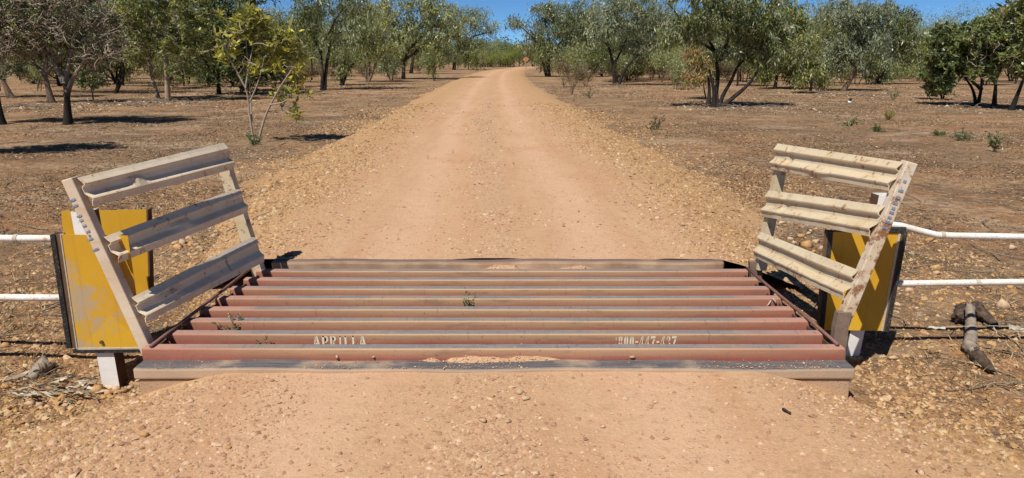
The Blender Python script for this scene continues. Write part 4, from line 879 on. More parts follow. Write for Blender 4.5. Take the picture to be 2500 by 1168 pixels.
while ns < 190 and tries < 9000:
    tries += 1; bend = ns < 34
    y = rnd.uniform(188, 206) if bend else rnd.uniform(105, 205); x = rnd.uniform(-14, 1.0) if bend else rnd.uniform(-.78, .76)*y
    if abs(x-float(road_cx(y))) < 4.2 or (not bend and any(abs(x/y-hb) < .012+1.0/y and y < hy*1.03 for hb, hy in heroes)): continue
    ns += 1; i = rnd.choice((0, 1, 1, 3)); side = 'right' if x > road_cx(y) else 'left'
    spawn('s%d' % i, sh_protos[i], x, y, rnd.uniform(1.2, 1.7), 'sapling', '', 'far shrubs %s of the road' % side, 'sapling')  # shrubs too: enlarged copies of the shrub prototypes, added to fill the far wood
# far-off wood that reads as one mass
R = np.random.RandomState(5); nT = 520; ty = R.uniform(205, 420, nT); tx = R.uniform(-.85, .85, nT)*ty
m_ = np.abs(tx-road_cx(ty)) > 9; m_ |= ty > 260; tx, ty = tx[m_], ty[m_]; nl = 260; n_ = len(tx)
th = R.uniform(5.5, 8.5, n_); C = np.c_[np.repeat(tx, nl), np.repeat(ty, nl), np.zeros(n_*nl)]
C[:, 0] += R.normal(size=n_*nl)*1.9; C[:, 1] += R.normal(size=n_*nl)*1.9; C[:, 2] = -.3+np.repeat(th, nl)*np.clip(.62+.22*R.normal(size=n_*nl), .12, 1)
cl = np.array([LEAFC[k] for k in ('euc', 'mid', 'dark', 'olive')])[R.randint(0, 4, n_)]
V, F, T = leaf_arrays(R, C, unit(R.normal(size=(n_*nl, 3))), R.uniform(.5, 1.1, n_*nl), R.uniform(.25, .5, n_*nl), np.repeat(cl, nl, 0))
o = from_arrays('far_woodland', V, F, MLEAF, tint=T); tag(o, 'far off band of grey green woodland closing the horizon', 'woodland', kind='stuff')
relabel()

# ------------------------------------------------------------------ stones, gravel, litter
ico_v, ico_f = None, None
def ico(sub):
    bm = bmesh.new(); bmesh.ops.create_icosphere(bm, subdivisions=sub, radius=1); V = np.array([v.co[:] for v in bm.verts]); F = np.array([[v.index for v in f.verts] for f in bm.faces]); bm.free(); return V, F
OCT = (np.array([(1, 0, 0), (-1, 0, 0), (0, 1, 0), (0, -1, 0), (0, 0, 1), (0, 0, -1)], float), np.array([(0, 2, 4), (2, 1, 4), (1, 3, 4), (3, 0, 4)]))
ICO1 = ico(1)
PYR = (np.array([(1, 0, -.2), (0, 1, -.2), (-1, 0, -.2), (0, -1, -.2), (.15, .1, 1)], float), np.array([(0, 1, 4), (1, 2, 4), (2, 3, 4), (3, 0, 4)]))
def scatter(name, X, Y, size, cols, R, base=OCT, sink=.25, flat=.6, zf=surf_z, label=None, cat=None, mat=None):
    n = len(X); V0, F0 = base; k = len(V0)
    V = V0[None]*(1+.45*R.uniform(-1, 1, (n, k, 1)))
    V = V*np.stack([size*R.uniform(.7, 1.3, n), size*R.uniform(.6, 1.1, n), size*flat*R.uniform(.6, 1.2, n)], -1)[:, None, :]
    a = R.uniform(0, 6.28, n); t = R.uniform(-.35, .35, n)
    ca, sa, ct, st_ = np.cos(a)[:, None], np.sin(a)[:, None], np.cos(t)[:, None], np.sin(t)[:, None]
    x, y, z = V[..., 0], V[..., 1], V[..., 2]
    x, z = x*ct - z*st_, x*st_ + z*ct; x, y = x*ca - y*sa, x*sa + y*ca
    Z = zf(X, Y) + size*flat*(1-2*sink)*.5
    V = np.stack([x+X[:, None], y+Y[:, None], z+Z[:, None]], -1).reshape(-1, 3)
    F = (F0[None]+(np.arange(n)*k)[:, None, None]).reshape(-1, 3)
    o = from_arrays(name, V, F, mat or MST, tint=np.repeat(cols, k, 0)); return tag(o, label, cat, kind='stuff')
def ygen(R, n, a, b, pw=1.0):
    u = R.random_sample(n)
    if pw == 1: return a*np.exp(u*math.log(b/a))
    return (a**(1-pw)+u*(b**(1-pw)-a**(1-pw)))**(1/(1-pw))
R = np.random.RandomState(77)
PAL_ROAD = np.array([(.50, .31, .19), (.56, .37, .23), (.42, .24, .14), (.60, .43, .28), (.46, .27, .16), (.36, .20, .12)])
PAL_SH = np.array([(.38, .225, .10), (.47, .30, .145), (.30, .165, .075), (.54, .39, .22), (.43, .26, .10), (.24, .14, .072)])
def outside_grid(X, Y): return ~((Y > 3.66) & (Y < 5.80) & (X > -2.3) & (X < 2.15))
# road pebbles
n = 420000; Y = ygen(R, n, 1.6, 30, 1.5); X = R.uniform(-1, 1, n)*(5.0)+road_cx(Y)
keep = (np.abs(X) < Y*.80+.3) & outside_grid(X, Y); X, Y = X[keep], Y[keep]
d = np.abs(X-road_cx(Y)); hw = road_hw(Y)
den = .10 + .75*np.exp(-((d-0)/.28)**2) + .80*sstep(1.35, 2.1, d)*(1-.6*sstep(.6, 1.8, d-hw)) ; den *= np.clip(.65+1.1*fbm(X*1.3, Y*.8, 55, 3), .06, 1.3)
den = np.where((Y < 3.7) & (X < -1.1), den+.25, den)
keep = R.random_sample(len(X)) < den; X, Y = X[keep], Y[keep]; d = np.abs(X-road_cx(Y))
sz = np.clip(R.lognormal(-5.15, .50, len(X)), .0024, .020)*(1+.06*Y)*(1+.35*sstep(1.6, 2.6, d))
c = np.where((sstep(1.4, 2.6, d) > R.random_sample(len(X)))[:, None], PAL_SH[R.randint(0, 6, len(X))], PAL_ROAD[R.randint(0, 6, len(X))])*R.uniform(.85, 1.12, (len(X), 1))
scatter('gravel', X, Y, sz, c, R, base=PYR, label='loose orange brown gravel lying on the road and its shoulders', cat='gravel')
ng = len(X)
# verge stones, a little larger
n = 34000; Y = ygen(R, n, 1.8, 20, 1.5); X = R.uniform(-1, 1, n)*8
keep = (np.abs(X) < Y*.80+.3) & (np.abs(X+.1) > 1.9) & outside_grid(X, Y); X, Y = X[keep], Y[keep]; d = np.abs(X-road_cx(Y))-road_hw(Y)
den = np.clip(.06+.42*np.exp(-((d-.35)/.55)**2), 0, 1)*np.clip(.6+1.4*fbm(X*.9, Y*.9, 66, 3), .05, 1.2)
keep = R.random_sample(len(X)) < den; X, Y = X[keep], Y[keep]
sz = np.clip(R.lognormal(-4.95, .50, len(X)), .003, .026)*(1+.02*Y)
scatter('verge_gravel', X, Y, sz, PAL_SH[R.randint(0, 6, len(X))]*R.uniform(.7, 1.1, (len(X), 1))*np.array([[.95, .84, .86]]), R, base=ICO1, flat=.5, label='coarse stony gravel along both road verges', cat='gravel')
# leaf litter
n = 420000; Y = ygen(R, n, 2.5, 60, 1.1); X = R.uniform(-1, 1, n)*np.minimum(Y*.80+1, 34)
d = np.abs(X-road_cx(Y))-road_hw(Y); keep = (d > .25) & outside_grid(X, Y) & ((Y > 5.5) | (np.abs(X) > 2.2))
X, Y, d = X[keep], Y[keep], d[keep]
den = np.clip(.36+2.4*fbm(X*.5, Y*.4, 91, 4), .03, 1)*sstep(.2, 1.6, d)*(.3+.7*sstep(4, 11, Y)); keep = R.random_sample(len(X)) < den; X, Y = X[keep], Y[keep]; n = len(X)
LIT = np.array([(.36, .26, .15), (.58, .46, .31), (.15, .10, .06), (.07, .048, .034), (.28, .17, .09), (.12, .085, .06), (.10, .065, .042), (.19, .12, .07)])
a = R.uniform(0, 6.28, n); A = unit(np.c_[np.cos(a), np.sin(a), R.normal(size=n)*.22])
C = np.c_[X, Y, surf_z(X, Y)+.006+np.abs(R.normal(size=n))*.008]
V, F, T = leaf_arrays(R, C, A, R.uniform(.015, .045, n)*(.8+.055*Y)*(.6+.4*sstep(4, 9, Y)), R.uniform(.004, .011, n)*(.8+.055*Y)*(.6+.4*sstep(4, 9, Y)), LIT[R.randint(0, 8, n)])
o = from_arrays('leaf_litter', V, F, MLIT, tint=T); tag(o, 'dry fallen leaves and bark scraps scattered over the bare ground', 'leaf litter', kind='stuff')
# dry grass wisps
n = 3600; Y = ygen(R, n, 3.4, 48, 1.0); X = R.uniform(-1, 1, n)*np.minimum(Y*.8+1, 30); d = np.abs(X-road_cx(Y))-road_hw(Y)
keep = (d > .6) & (fbm(X*.3, Y*.3, 77, 3) > -.05) & ((Y > 5.5) | (np.abs(X) > 2.5)); X, Y = X[keep], Y[keep]; nb = 16; n = len(X)
BX = np.repeat(X, nb)+R.normal(size=n*nb)*.05; BY = np.repeat(Y, nb)+R.normal(size=n*nb)*.05
A = unit(np.c_[R.normal(size=(n*nb, 2))*.75, np.abs(R.normal(size=n*nb))*.6+.15])
V, F, T = leaf_arrays(R, np.c_[BX, BY, surf_z(BX, BY)], A, R.uniform(.03, .12, n*nb), R.uniform(.003, .006, n*nb)*(1+.06*BY), np.array([(.40, .30, .16), (.30, .20, .11), (.16, .12, .07)])[R.randint(0, 3, n*nb)])
o = from_arrays('dry_grass', V, F, MLIT, tint=T); tag(o, 'sparse dry grass wisps on the trampled ground beside the road', 'grass', kind='stuff')
# fallen sticks
paths = []
for k in range(800):
    y = float(ygen(R, 1, 3.4, 48, 1.05)[0]); x = R.uniform(-1, 1)*min(y*.8+1, 32)
    if abs(x-float(road_cx(y))) < float(road_hw(y))+.9 or (y < 6 and abs(x) < 2.7): continue
    a = R.uniform(0, 6.28); L = R.uniform(.12, .7)*(1+y*.015); pts = []
    for j in range(5):
        a += R.normal()*.25; x += math.cos(a)*L/4; y += math.sin(a)*L/4; pts.append((x, y, float(surf_z(x, y))+.012+.01*abs(R.normal())))
    paths.append((pts, .006*(1+y*.03), .003*(1+y*.03), 4))
o = tubes('fallen_sticks', paths, MDEAD); tag(o, 'thin grey dead sticks scattered on the ground', 'sticks', kind='stuff')

OR, PA, BR, RD = (.52, .30, .12), (.56, .40, .26), (.34, .20, .12), (.46, .25, .14)
# broken branches and pale fallen leaves under the nearer trees
paths = []; LC = []
for (bx, by, rr, nn) in [(1810, 262, 1.7, 46), (2070, 232, 2.2, 34), (600, 226, 3.0, 40), (1500, 212, 1.6, 14), (420, 250, 1.6, 20), (300, 256, 1.6, 22), (2395, 262, 1.4, 14), (60, 262, 1.8, 20)]:
    c0 = G(bx, by)
    for k in range(nn):
        x, y = c0.x+R.normal()*rr*.7, c0.y+R.normal()*rr*.6; a = R.uniform(-.6, .6)+(math.pi if R.random_sample() < .5 else 0); L = R.uniform(.3, 1.5); pts = []; h = 0
        for j in range(6):
            a += R.normal()*.28; x += math.cos(a)*L/5; y += math.sin(a)*L/5; h = abs(h+R.normal()*.05); pts.append((x, y, float(surf_z(x, y))+.02+h))
        paths.append((pts, .016, .005, 4))
    for k in range(nn*16): LC.append((c0.x+R.normal()*rr, c0.y+R.normal()*rr))
o = tubes('fallen_branches', paths, MDEAD); tag(o, 'grey dead branches dropped on the ground under the nearer trees', 'branches', kind='stuff')
LC = np.array(LC); n = len(LC); a = R.uniform(0, 6.28, n); A = unit(np.c_[np.cos(a), np.sin(a), R.normal(size=n)*.25])
V, F, T = leaf_arrays(R, np.c_[LC, surf_z(LC[:, 0], LC[:, 1])+.02], A, R.uniform(.08, .16, n), R.uniform(.03, .055, n), np.array([(.60, .50, .36), (.40, .30, .19), (.12, .085, .06)])[R.randint(0, 3, n)])
o = from_arrays('fallen_leaves', V, F, MLIT, tint=T); tag(o, 'pale fallen leaves gathered in the shade under the nearer trees', 'leaf litter', kind='stuff')
# grit spilled over the front sill
n = 1500; X = R.uniform(-2.1, 1.9, n); Y = 3.705+.125*R.random_sample(n)**1.8; kp = R.random_sample(n) < np.clip(.35+1.6*fbm(X*1.6, X*0, 12, 3), .03, 1)
X, Y = X[kp], Y[kp]; scatter('sill_grit', X, Y, np.clip(R.lognormal(-5.7, .45, len(X)), .0018, .008), PAL_ROAD[R.randint(0, 6, len(X))], R, zf=lambda a, b: a*0-.0745, label='fine grit spilled on the top of the front sill', cat='gravel')
def rock(px, py, w, col, label, group, Y=None, z=None, seed=0, name='rock', flat=.6, lift=.0):
    p = G(px, py) if z is None else P(px, py, z); s = w/2/FPX*math.hypot(p.y, CAM_H)*1.02
    R = np.random.RandomState(seed+int(px)*7+int(py)); pp = unit(R.normal(size=(13, 3)))*R.uniform(.8, 1.15, (13, 1)); bm = bmesh.new()
    for v_ in pp: bm.verts.new(v_)
    hull = bmesh.ops.convex_hull(bm, input=bm.verts[:]); lo = [g for g in hull['geom_interior'] if isinstance(g, bmesh.types.BMVert)]; bmesh.ops.delete(bm, geom=lo, context='VERTS')
    bm.verts.index_update(); V = np.array([v.co[:] for v in bm.verts]); F0 = np.array([[v.index for v in f.verts] for f in bm.faces]); bm.free()
    V = V*np.array([1, .75+.3*R.random_sample(), flat*(.8+.5*R.random_sample())])*s
    a = R.uniform(0, 6.28); c_, s_ = math.cos(a), math.sin(a); V = np.c_[V[:, 0]*c_-V[:, 1]*s_*.9, V[:, 0]*s_+V[:, 1]*c_, V[:, 2]]
    V[:, 0] *= 1.0/max(1e-6, np.abs(V[:, 0]).max()/s)
    o = from_arrays(name, V, F0, MST, tint=np.tile(np.array(col)*R.uniform(.85, 1.1), (len(V), 1)))
    o.location = p + Vector((0, s*.3, s*flat*.35+lift)); o['tone'] = {OR: 'orange', PA: 'pale tan', BR: 'brown', RD: 'reddish'}.get(tuple(col), 'dark purplish'); return tag(o, label, 'rock', group)
OR, PA, BR, RD = (.52, .30, .12), (.56, .40, .26), (.34, .20, .12), (.46, .25, .14)
for (x, y, w, c) in [(1958, 580, 26, OR), (1968, 603, 34, OR), (1992, 592, 28, PA), (1948, 612, 20, PA), (2008, 610, 22, PA), (1985, 618, 18, OR), (1940, 596, 16, PA), (1930, 586, 16, PA), (2020, 590, 16, OR), (1975, 572, 18, PA), (1965, 540, 20, OR), (1975, 530, 16, BR), (1912, 548, 22, PA)]:
    rock(x, y, w, c, 'sharp orange and tan rock in the heap seen through the right wing panel', 'rocks in the heap behind the right wing')
for (x, y, w, c) in [(2288, 657, 26, OR), (2285, 670, 22, PA), (2222, 714, 24, PA), (2212, 608, 20, PA), (2473, 608, 24, PA), (2272, 590, 30, OR), (2217, 683, 14, PA), (2448, 751, 44, PA), (2424, 771, 20, OR), (2446, 776, 18, OR), (2366, 722, 18, OR), (2352, 739, 18, OR), (2340, 743, 16, OR), (2298, 734, 18, OR), (2392, 738, 14, (.22, .11, .11)), (2470, 704, 22, OR), (2404, 806, 16, OR), (2252, 874, 16, PA), (2374, 890, 14, PA), (2330, 680, 16, BR), (2432, 716, 20, BR), (2395, 640, 14, PA), (2240, 756, 14, PA), (2182, 880, 26, PA), (2120, 820, 14, PA)]:
    rock(x, y, w, c, 'loose orange or tan stone on the dirt around the right pipe fence', 'stones around the right pipe fence')
for (x, y, w, c) in [(440, 597, 26, PA), (462, 585, 22, PA), (432, 606, 24, OR), (420, 592, 18, PA), (478, 600, 18, PA), (523, 578, 22, PA), (540, 555, 18, OR), (528, 541, 22, OR), (657, 460, 22, OR), (645, 470, 20, PA), (628, 478, 16, PA), (600, 470, 14, OR), (618, 522, 30, OR), (636, 541, 28, PA), (590, 470, 16, BR), (612, 550, 18, PA), (602, 530, 14, OR), (668, 466, 16, PA), (690, 447, 18, PA), (705, 436, 16, OR), (554, 590, 16, PA), (492, 615, 14, OR), (398, 620, 14, PA)]:
    rock(x, y, w, c, 'pale or orange rock on the verge seen past the left wing panel', 'rocks on the verge behind the left wing')
for (x, y, w, c) in [(12, 948, 26, OR), (70, 990, 26, PA), (95, 992, 24, PA), (112, 998, 22, PA), (132, 985, 22, OR), (150, 975, 26, OR), (172, 980, 20, RD), (190, 968, 30, OR), (215, 972, 20, OR), (235, 958, 40, OR), (262, 965, 24, OR), (280, 955, 26, PA), (300, 958, 30, RD), (318, 950, 20, PA), (250, 975, 18, OR), (205, 985, 16, BR), (12, 1002, 24, OR), (34, 1008, 18, OR), (158, 992, 18, PA), (325, 968, 18, PA), (60, 583, 18, BR), (10, 848, 24, OR), (86, 845, 14, OR), (45, 1012, 14, PA)]:
    rock(x, y, w, c, 'rough orange rock in the row edging the gravel below the left marker post', 'rocks edging the gravel at lower left')
for (x, y, w, c) in [(350, 1066, 24, OR), (268, 1092, 14, PA), (74, 1058, 22, PA), (555, 1097, 16, OR), (465, 983, 14, PA), (1270, 962, 26, PA), (1285, 978, 22, PA), (1250, 945, 20, PA), (1292, 940, 24, PA), (1213, 931, 14, OR), (1198, 935, 12, PA), (1203, 970, 14, OR), (1180, 1032, 24, PA), (1240, 1032, 18, PA), (1060, 905, 16, PA), (1038, 1028, 12, PA), (945, 1040, 12, PA), (1352, 1038, 12, RD), (1472, 1045, 16, PA), (1600, 985, 14, PA), (700, 1000, 12, PA), (120, 1065, 14, RD), (175, 1000, 12, PA), (2119, 1010, 16, PA), (2248, 1160, 24, PA), (1310, 1160, 18, PA), (1165, 1145, 22, PA), (1110, 1085, 14, PA), (830, 1110, 12, RD)]:
    rock(x, y, w, c, 'loose stone lying on the gravel in front of the cattle grid', 'stones on the gravel before the grid')
# small heaps of dirt caught against the front rail and behind the last one
def heap(name, x0, x1, y0, y1, zlow, zhigh, label, seed):
    """a bank of dirt rising from y0 (low) to the rail face at y1 (high)"""
    R = np.random.RandomState(seed); xs = np.linspace(x0, x1, 110); ys = np.linspace(y0, y1, 10)
    def zf(X, Y):
        e = np.clip(np.minimum((X-x0)/.35, (x1-X)/.35), 0, 1); t = np.clip((Y-y0)/(y1-y0), 0, 1)
        return zlow-.02 + (zhigh-zlow+.02)*sstep(0, .75, t)*sstep(0, 1, e)*np.clip(.85+1.5*vnoise(X*4.5, Y*0, seed)+.7*vnoise(X*17, Y*0, seed+5), .1, 1.25) + .010*fbm(X*14, Y*14, seed, 3) - .03*(1-sstep(0, 1, e))
    X, Y = np.meshgrid(xs, ys); i = np.arange(X.size).reshape(X.shape); F = np.stack([i[:-1, :-1], i[:-1, 1:], i[1:, 1:], i[1:, :-1]], -1).reshape(-1, 4)
    o = from_arrays(name, np.stack([X, Y, zf(X, Y)], -1).reshape(-1, 3), F, MR, smooth=True, attrs={'across': (X*0-.6).ravel()}); tag(o, label, 'dirt', kind='stuff')
    n = int((x1-x0)*900); px_, py_ = R.uniform(x0+.05, x1-.05, n), R.uniform(y0+.2*(y1-y0), y1, n)
    scatter(name+'_gravel', px_, py_, np.clip(R.lognormal(-5.45, .45, n), .0025, .010), PAL_ROAD[R.randint(0, 6, n)], R, zf=zf, label=label.replace('dirt', 'grit', 1), cat='gravel')
heap('dirt_heap', -.92, .62, 3.765, 3.868, -.078, -.044, 'dirt packed between the front sill and the first rail', 3)
heap('dirt_heap', -.45, .95, 5.49, 5.650, -.085, -.045, 'dirt packed against the back sill behind the last rail', 4)
for (x, y, w, c) in [(1244, 868, 22, PA), (1256, 862, 24, PA), (1272, 856, 26, PA), (1284, 866, 26, PA), (1300, 868, 22, PA), (1340, 868, 22, PA), (1222, 872, 14, PA), (1405, 872, 12, PA), (930, 872, 18, OR), (945, 866, 16, PA), (820, 876, 14, PA), (912, 875, 12, PA), (1475, 869, 12, PA), (1545, 874, 18, PA), (1185, 870, 14, PA), (1230, 864, 12, PA)]:
    rock(x, y, w, c, 'pinkish stone caught between the front sill and the first red rail', 'stones caught at the front rail', z=-.06, flat=.7, lift=.004)

ORD = ['first', 'second', 'third', 'fourth', 'fifth', 'sixth', 'seventh', 'eighth', 'ninth', 'tenth', 'eleventh', 'twelfth', 'thirteenth', 'fourteenth', 'fifteenth', 'sixteenth']
rg = {}
for o in list(COL.objects):
    if o.name.split('.')[0] == 'rock' and o.get('group'):
        w = o.dimensions.x; c = o['tone']; rg.setdefault((o['group'], c), []).append(o)
for (g, c), L in rg.items():
    L.sort(key=lambda o: o.location.x/o.location.y); n = len(L)
    for i, o in enumerate(L):
        k = '%s from left' % ORD[i] if i < (n+1)//2 else '%s from right' % ORD[n-1-i]
        o['label'] = '%s one, %s, of the %s' % (c, k, g) if n > 1 else '%s stone, the only such one of the %s' % (c, g)

# ------------------------------------------------------------------ small plants
def sprig(name, p, label, cat, n_st, H, spread, leaf, llen, lwid, n_leaf, seed, group=None, lean=(0, 0), stemm=None):
    R = np.random.RandomState(seed); root = empty(name, p, label, cat, group); paths = []; C = []; A = []
    for k in range(n_st):
        a = R.uniform(0, 6.28); d = np.array([math.cos(a)*spread+lean[0], math.sin(a)*spread*.8+lean[1], 1.0]); d = unit(d); q = [np.array([0, 0, -.01])]
        L = H*R.uniform(.6, 1.1)
        for j in range(5):
            d = unit(d+R.normal(size=3)*.22); q.append(q[-1]+d*L/5)
        paths.append((q, .004*(1+H), .0018*(1+H), 4))
        for j in range(n_leaf//n_st):
            f = R.uniform(.2, 1.0)*5; i = min(4, int(f)); c = q[i]*(1-(f-i))+q[i+1]*(f-i); C.append(c); A.append(unit(d*.6+R.normal(size=3)*.8+np.array([0, 0, .15])))
    tubes('stem', paths, stemm or MBARKM, root)
    C = np.array(C); A = np.array(A); n = len(C)
    V, F, T = leaf_arrays(R, C, A, llen*R.uniform(.6, 1.2, n), lwid*R.uniform(.7, 1.2, n), np.array(leaf), .3)
    from_arrays('foliage', V, F, MLEAF, root, tint=T); return root
zg = -.11
sprig('weed', P(562, 806, -.02)+Vector((0, .05, -.06)), 'largest grey green weed sprawling through the rails at lower left', 'weed', 7, .17, 1.3, (.26, .25, .15), .022, .008, 340, 1, stemm=MDEAD)
sprig('weed', P(636, 838, -.02)+Vector((0, .05, -.06)), 'little weed poking up behind the front rail near the left end', 'weed', 4, .13, .7, (.28, .28, .17), .022, .006, 90, 2, stemm=MDEAD)
sprig('weed', P(1146, 744, -.02)+Vector((0, .05, -.06)), 'thin weed growing up between the rails near the middle of the grid', 'weed', 4, .14, .35, (.22, .23, .12), .024, .007, 130, 3, stemm=MDEAD)
sprig('weed', P(1140, 716, -.02)+Vector((0, .05, -.06)), 'wispy dry weed tip two rails behind the middle weed', 'weed', 3, .12, .3, (.28, .27, .16), .02, .006, 60, 4, stemm=MDEAD)
GC = (.10, .15, .045)
for i, (px, py, w, h, lab, c) in enumerate([
    (1600, 318, 38, 34, 'dark green leafy sprout at the right edge of the gravel shoulder', (.07, .095, .04)),
    (1440, 240, 50, 26, 'leafy seedling clump on the right verge beyond the two sprouts', (.11, .13, .06)),
    (1397, 232, 30, 46, 'upright leafy seedling on the right verge near the road', (.11, .13, .06)),
    (1375, 214, 30, 40, 'small seedling on the right verge farthest along the gravel', (.10, .12, .05)),
    (2075, 308, 60, 24, 'low bright green bush on the bare ground above the right wing', GC),
    (2168, 294, 32, 22, 'small yellow green bush right of the low bright one', (.24, .24, .03)),
    (2290, 332, 80, 20, 'long low green patch of leaves at the right', (.14, .17, .06)),
    (2347, 344, 60, 26, 'dark green low clump at the right end of the long leafy patch', (.08, .12, .045)),
    (2428, 372, 36, 46, 'drooping green seedling with a bare stem near the right edge', (.08, .12, .04)),
    (2140, 322, 28, 16, 'tiny green sprout below the low bright bush', (.14, .18, .06)),
    (2180, 245, 50, 30, 'low weedy clump at the foot of the tree right of the flying bird', (.13, .15, .07)),
    (620, 354, 40, 26, 'narrow leafed green tuft at the foot of the young yellow green tree', (.10, .15, .06)),
    (712, 285, 20, 26, 'small leafy sucker at the right side of the young tree', (.17, .19, .06)),
    (690, 262, 60, 50, 'leafy low shoot beside the right stem of the young tree', (.20, .22, .06))]):
    p = G(px, py); s = math.hypot(p.y, 1.65)/FPX; H = h*s*1.15; Wd = w*s
    sprig('seedling', p, lab, 'plant', 9, H, max(.3, Wd/H*.55), c, .09+.04*(H > .5), .026, 170, 40+i, stemm=MBARKM)

# ------------------------------------------------------------------ dead wood, wire, litter
log = empty('dead_log', G(2385, 800), 'charred stump with a grey branch lying beside the right fence shadows', 'log')
def wob_tube(name, pts, rad, mat, n=9, amp=.012, seed=0):
    R = random.Random(seed); bm = bmesh.new(); P2 = []; R2 = []
    for a, b, ra, rb in zip(pts, pts[1:], rad, rad[1:]):
        for k in range(4): t = k/4; P2.append(Vector(a).lerp(Vector(b), t)); R2.append((ra+(rb-ra)*t)*R.uniform(.86, 1.14))
    P2.append(Vector(pts[-1])); R2.append(rad[-1]); add_tube(bm, P2, R2, n)
    for v in bm.verts: v.co += Vector((R.uniform(-1, 1), R.uniform(-1, 1), R.uniform(-1, 1)))*amp*.5
    return bm_obj(name, bm, mat, smooth=False)
Q = lambda x, y, dz=0: G(x, y)+Vector((0, 0, dz))
def rough(name, pts, rad, mat, parent, seed, amp, n=16, flat=1.0):
    """a length of broken wood: a tube with lengthwise splits, knots and ragged ends"""
    R = np.random.RandomState(seed); Q_, R_ = [], []
    for a, b, ra, rb in zip(pts, pts[1:], rad, rad[1:]):
        for k in range(7): t = k/7; Q_.append(np.array(Vector(a).lerp(Vector(b), t))); R_.append(ra+(rb-ra)*t)
    Q_.append(np.array(pts[-1])); R_.append(rad[-1]); Q_ = np.array(Q_); R_ = np.array(R_)
    m = len(Q_); d = unit(np.gradient(Q_, axis=0)); s_ = unit(np.cross(d, [0, 0, 1.0])); t_ = np.cross(s_, d); an = np.arange(n)*2*math.pi/n
    split = R.uniform(-1, 1, n); mod = 1+amp*(split[None, :]*.8+.5*R.uniform(-1, 1, (m, n))) + amp*1.2*vnoise(np.arange(m)[:, None]*.45+np.zeros((1, n)), an[None, :]*.9, seed)
    rr = R_[:, None]*mod
    V = Q_[:, None, :]+(np.cos(an)[None, :, None]*s_[:, None, :]+np.sin(an)[None, :, None]*t_[:, None, :]*flat)*rr[..., None]
    V[0] += d[0]*(-R.uniform(-.3, 1, (n, 1))*rad[0]*.9); V[-1] += d[-1]*(R.uniform(-.3, 1, (n, 1))*rad[-1]*1.3)
    V = np.concatenate([V.reshape(-1, 3), Q_[:1], Q_[-1:]]); i = np.arange(m*n).reshape(m, n)
    F = np.stack([i[:-1], np.roll(i[:-1], -1, 1), np.roll(i[1:], -1, 1), i[1:]], -1).reshape(-1, 4)
    e0 = np.stack([np.roll(i[0], -1), i[0], np.full(n, m*n), np.full(n, m*n)], -1)[:, :3]; e1 = np.stack([i[-1], np.roll(i[-1], -1), np.full(n, m*n+1)], -1)
    T = np.concatenate([F[:, [0, 1, 2]], F[:, [0, 2, 3]], e0, e1])
    o = from_arrays(name, V, T, mat); return part(o, parent) if parent else o
MBURN2 = mat_plain('charred_cracked_wood', (.035, .028, .024), (.13, .085, .06), 26, .95, .1, (.20, .14, .10))
MBARKED = mat_plain('grey_barked_branch', (.34, .28, .22), (.22, .17, .125), 30, .9, .1, (.06, .045, .04))
rough('stump', [Q(2340, 792, .05), Q(2352, 780, .085), Q(2378, 778, .085), Q(2402, 788, .055), Q(2428, 803, .03)], [.048, .066, .062, .045, .024], MBURN2, log, 1, .30, flat=.9)
rough('branch', [Q(2360, 795, .15), Q(2366, 818, .08), Q(2368, 840, .05), Q(2363, 860, .045), Q(2376, 876, .04)], [.030, .034, .038, .044, .038], MBARKED, log, 2, .20)
rough('charred_end', [Q(2374, 874, .04), Q(2388, 888, .038), Q(2402, 900, .035), Q(2420, 916, .03)], [.036, .040, .036, .022], MBURN2, log, 3, .30)
st = rough('root_stub', [Q(78, 928, .0), Q(98, 914, .03), Q(114, 906, .045)], [.025, .042, .040], MBARKED, None, 4, .25); tag(st, 'short weathered stub of wood poking from the dirt left of the marker post', 'stump')
s1 = wob_tube('charred_stick', [Q(1910, 1004, .012), Q(1918, 1008, .012), Q(1930, 1014, .01)], [.006, .007, .005], MBURN, seed=5, amp=.003, n=6)
tag(s1, 'short black stick on the gravel near the right front corner', 'stick')
for (a, b, dz) in [((2280, 799), (2352, 797), .10), ((2352, 797), (2500, 798), .12)]: pass
bm = bmesh.new(); add_tube(bm, [U(2262, 801, 4.35), U(2352, 797, 4.25), U(2430, 796, 4.25), U(2560, 800, 4.3)], .0018, 5)
w = bm_obj('fence_wire', bm, MGREY); tag(w, 'thin slack wire crossing over the charred stump', 'wire')
for k, (a, b, wd, lab) in enumerate([((2266, 798), (2306, 801), 5, 'pale torn tape scrap hanging on the wire left of the stump'), ((2462, 797), (2500, 806), 14, 'pale torn plastic scrap at the right picture edge'), ((2424, 797), (2432, 812), 9, 'small pale scrap hanging right of the stump')]):
    p, q = U(a[0], a[1], 4.3), U(b[0], b[1], 4.3); bm = bmesh.new(); dz = wd/400
    vs = []; 
    for t in range(6):
        c = p.lerp(q, t/5)+Vector((0, .006*math.sin(t*2), .004*math.sin(t*3))); h = dz*(.6+.5*math.sin(t*2.2+k)**2)
        vs.append((bm.verts.new(c+Vector((0, 0, h/2))), bm.verts.new(c-Vector((0, .01, h/2)))))
    for u, v in zip(vs, vs[1:]): bm.faces.new((u[0], u[1], v[1], v[0]))
    tag(bm_obj('tape_scrap', bm, MGREY), lab, 'scrap')
